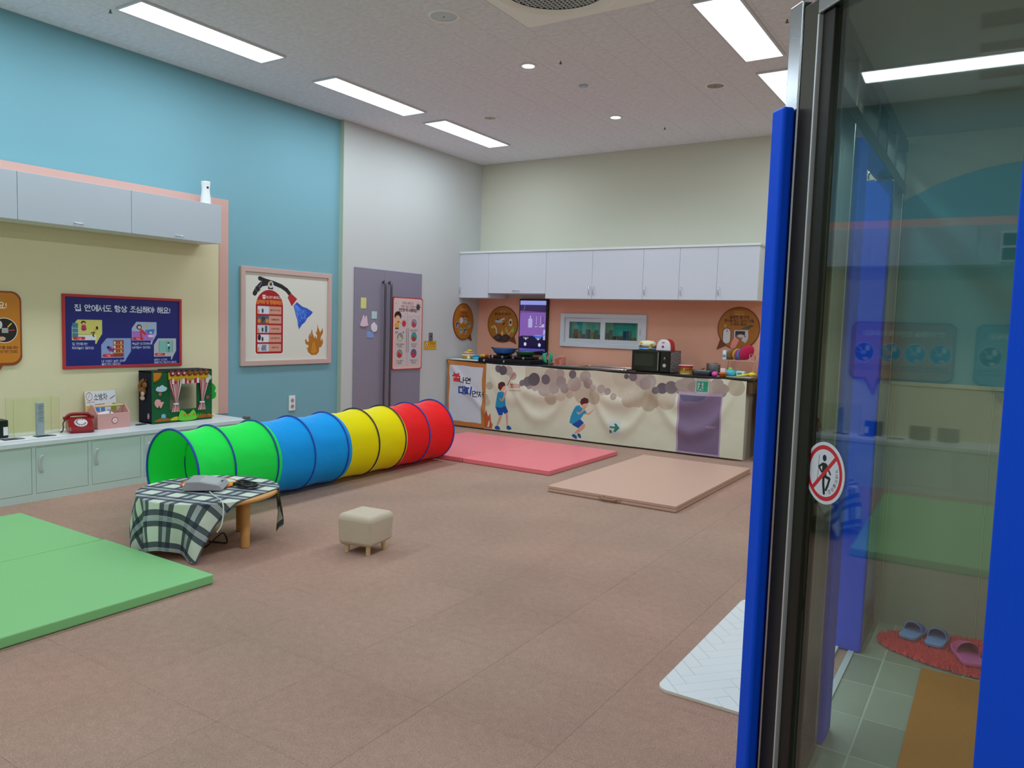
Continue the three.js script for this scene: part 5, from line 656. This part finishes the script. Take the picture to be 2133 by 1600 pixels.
{ // pink tool box
  const o = thing('tool_box', 'pink open tool box with a wooden bar handle', 'tool box', [.155, BT, 5.2], Math.PI / 2), pk = M(0xd9a09a, .6), W = .262, D = .17;
  part(o, 'front_panel', span(-W / 2, W / 2, 0, .12, D / 2 - .008, D / 2, .002), pk); part(o, 'back_panel', span(-W / 2, W / 2, 0, .12, -D / 2, -D / 2 + .008, .002), pk); part(o, 'bottom', span(-W / 2 + .008, W / 2 - .008, 0, .008, -D / 2 + .008, D / 2 - .008), pk);
  for (const x of [-W / 2, W / 2 - .008]) part(o, 'end_panel', ext(shapeOf([[-D / 2 + .008, .008], [D / 2 - .008, .008], [D / 2 - .008, .12], [.018, .185], [-.018, .185], [-D / 2 + .008, .12]]), .008).rotateY(Math.PI / 2), pk, [x, 0, 0]);
  part(o, 'handle_bar', cyl(.009, .009, W - .016, 16).rotateZ(Math.PI / 2), paleWood, [0, .172, 0]);
  const t = canvasTex(128, 128, (g) => { g.fillStyle = '#a8323a'; g.fillRect(0, 0, 128, 128); dot(g, 64, 64, 52, 52, '#e8dcd2'); line(g, [[40, 80], [62, 58], [66, 40]], '#5a4a44', 7); line(g, [[52, 70], [88, 78]], '#b8483c', 7); });
  const bd = new THREE.Mesh(printed(disc(.025), .002), [paper(t), M(0xa8323a, .5)]); bd.name = 'badge'; bd.position.set(.005, .062, D / 2); o.add(shade(bd));
  const p1 = thing('paper_roll', 'white folded papers lying in the pink tool box', 'paper', [.185, BT + .12, 5.24], Math.PI / 2); part(p1, 'sheet', box(.11, .022, .07, .006), M(0xe6e2e8, .7), [0, -.01, 0], [.2, 0, .1]); part(p1, 'pen', tube([[.02, .0, .03], [.03, .016, .02], [.03, .02, -.02]], .003, 14, 6), darkGrey);
  single('red_toy_block', 'dark red block lying in the pink tool box', 'toy', box(.05, .1, .05, .005), M(0xa01c28, .5), [.18, BT + .0585, 5.16]);
}
{ // fire engine book
  const t = canvasTex(640, 480, (g, w, h) => { g.fillStyle = '#e2e2e6'; g.fillRect(0, 0, w, h); g.strokeStyle = '#b5483e'; g.lineWidth = 9; g.beginPath(); g.ellipse(90, 74, 60, 54, 0, 0, 7); g.stroke(); line(g, [[70, 90], [92, 66], [96, 46]], '#6a5a54', 7); write(g, '소방차', 178, 34, 100, '#22222a', .1, 0, .98); line(g, [[190, 190], [390, 186]], '#a8542c', 10); rrect(g, 10, 200, 150, 210, 10, '#e2b024'); rrect(g, 150, 200, 250, 190, 6, '#e0d8b8'); rrect(g, 196, 214, 86, 100, 12, '#4a86d8'); rrect(g, 306, 214, 86, 100, 12, '#4a86d8'); dot(g, 590, 270, 74, 92, '#8a9c24'); dot(g, 440, 350, 46, 60, '#7d9228'); line(g, [[60, 330], [240, 320]], '#b9bdc8', 26); line(g, [[520, 120], [620, 80]], '#7a3a58', 12); g.fillStyle = '#d8a42c'; g.fillRect(10, 400, 620, 80); write(g, '우리를 지켜주는', 30, 140, 26, '#8a6a58', .1, 0, .85); });
  const m = new THREE.Mesh(printed(roundRect(.248, .28, .004), .012), [paper(t), M(0xc9b05a, .6)]); m.name = numbered('picture_book'); m.rotation.set(-.14, 0, 0); const o = thing('picture_book', 'white and yellow fire engine picture book leaning on the wall', 'book', [.036, BT, 5.195], Math.PI / 2); m.name = 'cover'; m.position.set(0, .142, 0); o.add(shade(m));
}
{ // red telephone
  const o = thing('telephone', 'red rotary telephone on the white worktop', 'telephone', [.235, BT + .0125, 5.465], 1.25), red = M(0x8c1019, .25); o.scale.setScalar(.88);
  const prof = shapeOf([[-.09, 0], [.095, 0], [.1, .01], [.085, .03], [.0, .088], [-.05, .098], [-.085, .09], [-.096, .02]]); part(o, 'body', ext(prof, .19, .012).translate(0, 0, -.095).rotateY(-Math.PI / 2), red);
  const d = part(o, 'dial', lathe([[0, .012], [.03, .012], [.05, .004], [.05, 0]], 36), M(0xd9d4d2, .4), [0, .068, .05], [.62, 0, 0]); for (let i = 0; i < 10; i++) { const a = .5 + i * .52; part(d, 'finger_hole', cyl(.0075, .0075, .003, 14), M(0x7a7476, .5), [.034 * Math.cos(a), .011, .034 * Math.sin(a)]); }
  const hs = part(o, 'handset', tube([[-.1, .1, -.05], [-.07, .128, -.05], [0, .134, -.05], [.07, .128, -.05], [.1, .1, -.05]], .015, 30, 12), red); for (const x of [-.095, .095]) part(hs, 'ear_cap', cyl(.027, .024, .026, 20), red, [x, .1, -.05]);
  part(o, 'cord', tube([[-.1, .09, -.05], [-.122, .06, -.03], [-.125, .03, 0], [-.135, .0, .02], [-.15, -.007, .03]], .005, 30, 8), black);
}
{ // clear display stand with a power strip
  const o = thing('acrylic_stand', 'clear acrylic display box holding a grey power strip', 'display stand', [.12, BT, 5.74]); const ac = M(0xfdfefb, .03, { transmission: 1, thickness: 0, ior: 1.18 }), edge = M(0xf6f2dc, .06, { transmission: .93, thickness: 0, ior: 1.3 });
  part(o, 'panel', span(-.06, -.055, 0, .27, -.15, .16), ac); part(o, 'panel', span(.055, .06, 0, .27, -.15, .16), ac); for (const z of [-.15, .16, -.02]) part(o, 'cross_panel', span(-.054, .054, 0, .27, z, z + .004), ac); for (const z of [-.154, .1605]) for (const x of [-.06, .057]) part(o, 'edge_strip', span(x, x + .003, 0, .27, z, z + .0035), edge);
  const p = thing('power_strip', 'grey upright power strip with three round sockets', 'power strip', [.21, BT, 5.74], Math.PI / 2); part(p, 'body', box(.05, .24, .035, .006), M(0x9eacb0, .5), [0, .1205, 0]); for (let i = 0; i < 3; i++) { const s = part(p, 'socket', cyl(.019, .019, .006, 24), M(0x8f9da4, .5), [0, .215 - i * .044, .018], [Math.PI / 2, 0, 0]); for (const x of [-.007, .007]) part(s, 'pin_hole', cyl(.0026, .0026, .002, 8), darkGrey, [x, .003, 0]); }
  const b = thing('black_device', 'black box device with a white label on the worktop by the picture edge', 'device', [.15, BT, 6.02]); part(b, 'body', box(.1, .13, .15, .008), black, [0, .0652, 0]); part(b, 'label_plate', box(.003, .06, .03, .001), white, [.051, .05, -.055]);
  const l = thing('exhibit_panel', 'flat white panel with two dark plaques on the worktop', 'panel', [.33, BT, 6.0]); part(l, 'board', box(.15, .008, .68, .003), white, [0, .0042, 0]); for (const z of [-.235, -.02, .22]) { const q = part(l, 'plaque', box(.075, .004, .13, .001), M(0x272c3a, .4), [.0, .0102, z]); part(q, 'icon_patch', box(.06, .001, .03, .0003), M(0x9aa4b4, .5), [0, .0025, -.045]); }
  const tab = (z, l, c) => { const t = thing('tablet', l, 'tablet', [.2, BT, z], Math.PI / 2); part(t, 'slab', box(.17, .12, .01, .004), c, [0, .066, 0], [-.25, 0, 0]); part(t, 'stand', box(.08, .06, .05, .004), black, [0, .031, -.035]); };
  tab(6.4, 'dark tablet on a stand seen only in the glass, nearer one', black); tab(6.62, 'dark tablet on a stand seen only in the glass, farther one', darkGrey);
}

// ---------- glass porch ----------
// world frame of the slanted glass front: local x along the glass, local z towards the viewer
const GP = [5.5102, 0, 6.2372], GA = -44.2 * Math.PI / 180;
{
  const o = thing('glass_partition', 'slanted stainless steel framed glass panel of the porch', 'partition', GP, GA);
  part(o, 'corner_post', span(.07, .131, 0, 2.245, -.06, .011, .006), steel);
  part(o, 'jamb', span(.1315, .1955, 0, 2.225, -.05, .006, .004), bronze); part(o, 'jamb_edge', span(.196, .202, 0, 2.182, -.03, .008, .002), satin); part(o, 'glazing_bead', span(.2025, .252, .05, 2.182, -.045, -.004, .003), brushed);
  part(o, 'jamb', span(.905, 1.03, 0, 2.225, -.05, .006, .004), bronze);
  part(o, 'header', span(.196, .9045, 2.1825, 2.245, -.05, .008, .004), steel); part(o, 'sill', span(.2525, .9045, 0, .05, -.045, .004, .004), darkSteel);
  part(o, 'glass_pane', span(.2525, .9045, .0505, 2.182, -.022, -.016), glass);
}
const pad = (label, pos, turn, w, h, d) => { const g = new RoundedBoxGeometry(w, h, d, 5, Math.min(.01, d / 2.05, w / 2.05)); return single('foam_guard', label, 'padding', g, foamBlue, [pos[0], h / 2 + .001, pos[2]], turn, 'blue foam post guards'); };
const onGlass = (x, z) => [GP[0] + x * Math.cos(GA) + z * Math.sin(GA), 0, GP[2] - x * Math.sin(GA) + z * Math.cos(GA)];
pad('blue foam guard on the steel corner post beside the open floor', onGlass(.0975, .0305), GA, .062, 1.962, .036);
pad('wide dark blue foam guard at the near edge of the glass', onGlass(.97, .0285), GA, .155, 2.1, .044);
{ // sticker
  const t = canvasTex(512, 512, (g) => {
    g.fillStyle = '#d9dde8'; g.fillRect(0, 0, 512, 512); g.strokeStyle = '#cc1f33'; g.lineWidth = 34; g.beginPath(); g.arc(256, 256, 212, 0, 7); g.stroke();
    line(g, [[178, 120], [178, 250], [160, 372]], '#20222a', 5); dot(g, 250, 132, 25, 27, '#101318'); g.fillStyle = '#101318'; poly(g, [[226, 172], [276, 172], [290, 190], [286, 280], [236, 284], [226, 230]], '#101318'); line(g, [[230, 184], [182, 214], [222, 250]], '#101318', 20); line(g, [[282, 186], [316, 230], [336, 252]], '#101318', 18); line(g, [[250, 282], [252, 340], [268, 420]], '#101318', 30); line(g, [[270, 282], [330, 290], [310, 350], [290, 388]], '#101318', 24);
    line(g, [[108, 408], [404, 104]], '#cc1f33', 34);
    g.save(); const arc = '기대지말아요!'; [...arc].forEach((c, i) => { const a = -.28 + i * .265, r = 160; g.save(); g.translate(256 + r * Math.cos(a), 256 + r * Math.sin(a)); g.rotate(a + Math.PI / 2); write(g, c, -18, -20, 36, '#20222a', .1); g.restore(); }); g.restore();
  });
  const m = new THREE.Mesh(printed(disc(.081), .0012), [paper(t, .35), white]); m.name = 'no_leaning_sticker'; m.position.set(onGlass(.3125, -.0158)[0], .987, onGlass(.3125, -.0158)[2]); m.rotation.y = GA; m.userData = { label: 'round red and white no-leaning sticker on the porch glass', category: 'sticker' }; scene.add(shade(m));
}
{ // side screen of the porch with its doorway
  const o = thing('porch_screen', 'stainless steel doorway screen with a glazed top behind the glass', 'door frame', [5.66, 0, 0]);
  const b = (n, x0, x1, y0, y1, z0, z1, m = darkSteel) => part(o, n, span(x0, x1, y0, y1, z0, z1, .003), m);
  b('top_rail', -.035, .035, 2.172, 2.22, 4.63, 6.315); b('door_head', -.035, .035, 1.985, 2.035, 4.63, 6.315);
  for (const z of [6.27, 5.955, 5.0, 4.64]) b('post', -.033, .033, 0, 2.172, z, z + .045, steel);
  for (const z of [5.5, 5.26]) b('mullion', -.03, .03, 2.035, 2.172, z, z + .03);
  for (const [z0, z1] of [[5.53, 5.955], [5.29, 5.5], [5.045, 5.26], [4.685, 5.0], [6.0, 6.27]]) part(o, 'transom_pane', span(-.003, .003, 2.0355, 2.1715, z0 + .0005, z1 - .0005), clear);
  part(o, 'side_pane', span(-.003, .003, .05, 1.9845, 6.0005, 6.2695), clear); b('sill', -.033, .033, 0, .0495, 6.0, 6.27); part(o, 'side_pane', span(-.003, .003, .05, 1.9845, 4.6855, 4.9995), clear); b('sill', -.033, .033, 0, .0495, 4.685, 5.0);
  single('threshold_strip', 'pale metal strip between the carpet and the porch tiles', 'strip', span(5.648, 5.672, .0005, .006, 5.05, 5.95, .002), M(0xc6d0d0, .4));
  pad('narrow blue foam guard on the doorway post just behind the glass', [5.6795, 0, 5.885], 0, .056, 1.955, .13);
  pad('broad blue foam guard on the far doorway post', [5.628, 0, 5.07], 0, .136, 1.975, .045);
  { const h = thing('door_closer', 'small steel hook on top of the far blue guard', 'hook', [5.6, 1.9765, 5.07]); part(h, 'plate', box(.05, .006, .03, .002), steel, [0, .0035, 0]); part(h, 'hook', tube([[.0, .005, 0], [.0, .03, 0], [.015, .042, 0], [.028, .03, 0]], .005, 16, 8), steel); }
}
{ // porch shell: tiled floor, far wall with a teal dome, ceiling
  const f = struct('floor_porch', 'grey-green tiled porch floor'), grout = M(0xb2bcae, .8), tileM = [0, 1, 2].map((k) => M([0x98a290, 0x8f9988, 0x9da796][k], .5, { bumpMap: grain, bumpScale: .0008 }));
  part(f, 'grout_bed', ext(shapeOf([[5.655, -4.55], [7.5, -4.55], [7.5, -7.02], [6.27, -7.02], [5.655, -6.4]]), .0188).rotateX(-Math.PI / 2).translate(0, -.02, 0), grout);
  const tiles = (() => { const T = .285, out = []; for (let i = -1; i < 6; i++) for (let j = 0; j < 9; j++) { const x0 = 5.785 + i * T, z0 = 4.53 + j * T; out.push([Math.max(x0, 5.66), Math.min(x0 + T, 7.5), Math.max(z0, 4.55), Math.min(z0 + T, 7.02)]); } return out.filter(([a, b, c, d]) => b - a > .02 && d - c > .02 && .697 * (a + b) / 2 - .717 * (c + d) / 2 > -.66); })();
  tiles.forEach(([a, b, c, d], i) => part(f, 'floor_tile', span(a + .004, b - .004, -.018, 0, c + .004, d - .004, .0015), tileM[(i * 5) % 3]));
  const w = struct('wall_porch', 'porch back wall with a teal dome and a panelled base');
  part(w, 'wall_body', span(5.62, 7.6, 0, 2.245, 4.5, 4.62), plaster(0xc6c3ac));
  { const s = new THREE.Shape(), cx = .52, r = 1.42; s.moveTo(-.02, 1.13); s.lineTo(1.9, 1.13); s.lineTo(1.9, 1.6); for (let i = 0; i <= 30; i++) { const x = 1.86 - i * (1.88 / 30), y = 2.098 - Math.pow((x - cx), 2) / r * .9; s.lineTo(x, Math.max(1.3, y)); } s.closePath(); part(w, 'teal_dome', ext(s, .003), plaster(0x5ba3b4), [5.64, 0, 4.62]); }
  const dm = M(0xa5a693, .7); for (let i = 0; i < 5; i++) { const x0 = i === 0 ? 5.66 : 5.712 + (i - 1) * .384; part(w, 'dado_panel', span(x0 + .002, (i === 0 ? 5.712 : x0 + .384) - .002, 0, 1.122, 4.62, 4.628, .001), dm); }
  for (let i = 0; i < 5; i++) part(w, 'joint_strip', span(5.7105 + i * .384, 5.7135 + i * .384, 0, 1.1215, 4.6205, 4.6295), M(0xcfceb6, .5));
  part(w, 'dado_rail', span(5.66, 7.4, 1.122, 1.14, 4.62, 4.636, .003), M(0xb9bda8, .5));
  const R = struct('wall_porch_side', 'glazed porch side'); for (const z of [4.63, 5.38, 6.13, 6.96]) part(R, 'post', span(7.4, 7.45, 0, 2.24, z, z + .05, .003), darkSteel); for (const z of [4.68, 5.43, 6.18]) part(R, 'pane', span(7.42, 7.426, .05, 2.18, z, z + (z > 6 ? .78 : .7)), clear); part(R, 'rail', span(7.4, 7.45, 2.18, 2.24, 4.68, 6.96), darkSteel); part(R, 'rail', span(7.4, 7.45, 0, .05, 4.68, 6.96), darkSteel);
  const F = struct('wall_porch_front', 'glazed porch front beside the slanted glass'); for (const x of [6.28, 6.82, 7.36]) part(F, 'post', span(x, x + .04, 0, 2.24, 6.96, 7.01, .003), darkSteel); for (const x of [6.32, 6.86]) part(F, 'pane', span(x, x + .5, .05, 2.18, 6.98, 6.986), clear); part(F, 'rail', span(6.32, 7.36, 0, .05, 6.96, 7.01), darkSteel); part(F, 'rail', span(6.32, 7.36, 2.18, 2.24, 6.96, 7.01), darkSteel);
  const c = struct('ceiling_porch', 'flat porch ceiling'); const s = shapeOf([[5.64, -4.5], [7.6, -4.5], [7.6, -7.02], [6.25, -7.02], [5.62, -6.41]]); part(c, 'slab', ext(s, .05).rotateX(-Math.PI / 2), M(0xa9ada4, .9), [0, 2.2465, 0]);
}
{ // porch ceiling lamp: it lights the tiles and the foam guards
  const o = thing('porch_lamp', 'flat round lamp under the porch ceiling', 'ceiling light', [6.6, 2.246, 6.2]);
  part(o, 'rim', lathe([[.13, 0], [.15, -.002], [.152, -.03], [.14, -.036], [.13, -.03]], 40), white); part(o, 'lens', lathe([[0, -.04], [.1, -.038], [.132, -.03]], 40), diffuser);
  const a = new THREE.RectAreaLight(LAMP_COLOR, 30, .22, .22); a.position.set(0, -.046, 0); a.rotation.x = -Math.PI / 2; a.name = 'lamp_glow'; o.add(a);
}
{ // rug, mat and slippers
  const rug = thing('shag_rug', 'oval coral red shaggy rug against the porch wall', 'rug', [6.17, 0, 4.862]); const a = .445, b = .212;
  part(rug, 'backing', ext((() => { const s = new THREE.Shape(); s.absellipse(0, 0, a, b, 0, 6.2832); return s; })(), .006, .001).rotateX(-Math.PI / 2), M(0xc9a79a, .8), [0, .0005, 0]);
  const pile = new THREE.ConeGeometry(.006, .022, 4, 1).translate(0, .011, 0), N = 5200, im = new THREE.InstancedMesh(pile, M(0xf25a62, .95), N), q = new THREE.Object3D(); im.name = 'pile'; im.userData.kind = 'stuff';
  for (let i = 0; i < N; i++) { const r = Math.sqrt(rnd()) * .985, t = rnd() * 6.2832; q.position.set(a * r * Math.cos(t), .006, b * r * Math.sin(t)); q.rotation.set(rr(-.5, .5), rnd() * 6, rr(-.5, .5)); q.scale.set(1, rr(.7, 1.15), 1); q.updateMatrix(); im.setMatrixAt(i, q.matrix); } im.castShadow = im.receiveShadow = true; rug.add(im);
  single('door_mat', 'plain ochre orange mat on the porch tiles', 'mat', span(5.925, 6.5, .0005, .009, 5.1, 6.28, .003), M(0xb5751f, .95, { bumpMap: weave, bumpScale: .002 }));
  const slipper = (label, x, z, turn, c, c2, L = .17) => {
    const o = thing('slipper', label, 'slipper', [x, .024, z], turn, 'children slippers on the shaggy rug'), k = L / .17; // toe points to local -z
    const sole = smooth([[-.03, .08], [0, .088], [.03, .08], [.034, .03], [.036, -.04], [.025, -.08], [0, -.09], [-.025, -.08], [-.036, -.04], [-.034, .03]].map(([u, v]) => [u * k, -v * k]), 48);
    part(o, 'sole', ext(sole, .016, .004).rotateX(-Math.PI / 2), M(c2, .45));
    const n = 14, m = 16, pos = [], idx = []; for (let i = 0; i <= n; i++) { const v = i / n, zz = (-.088 + v * .098) * k, hw = (.036 - .012 * Math.pow(1 - v, 3)) * k * Math.min(1, .25 + v * 3), hh = (.018 + .034 * Math.pow(v, .7)) * k * (.4 + .6 * Math.min(1, v * 3)); for (let j = 0; j <= m; j++) { const t = Math.PI * j / m; pos.push(-hw * 1.02 * Math.cos(t), .008 + hh * Math.pow(Math.sin(t), .7), zz + .01 * k * Math.sin(t)); } }
    for (let i = 0; i < n; i++) for (let j = 0; j < m; j++) { const p = i * (m + 1) + j; idx.push(p, p + 1, p + m + 1, p + m + 1, p + 1, p + m + 2); }
    const g = new THREE.BufferGeometry(); g.setAttribute('position', new THREE.Float32BufferAttribute(pos, 3)); g.setIndex(idx); g.computeVertexNormals(); part(o, 'strap', g, M(c, .4, { side: THREE.DoubleSide }));
    const e = pos.slice(-3 * (m + 1)), pts = []; for (let j = 0; j <= m; j++) pts.push([e[j * 3], e[j * 3 + 1], e[j * 3 + 2]]); part(o, 'strap_edge', tube(pts, .0022, 40, 6), M(c2, .4));
  };
  slipper('blue child slipper nearest to the doorway on the red rug', 5.868, 4.77, -.25, 0x4a6cc0, 0x7fa4dc); slipper('blue child slipper next to the pink pair on the red rug', 5.962, 4.79, -.12, 0x4a6cc0, 0x7fa4dc); slipper('pink child slipper beside the blue pair on the red rug', 6.075, 4.9, .3, 0xd8508a, 0xdc6ab0, .2); slipper('pink child slipper half hidden by the foam guard', 6.185, 4.91, .2, 0xd8508a, 0xdc6ab0, .2);
}
renderer.render(scene, camera);
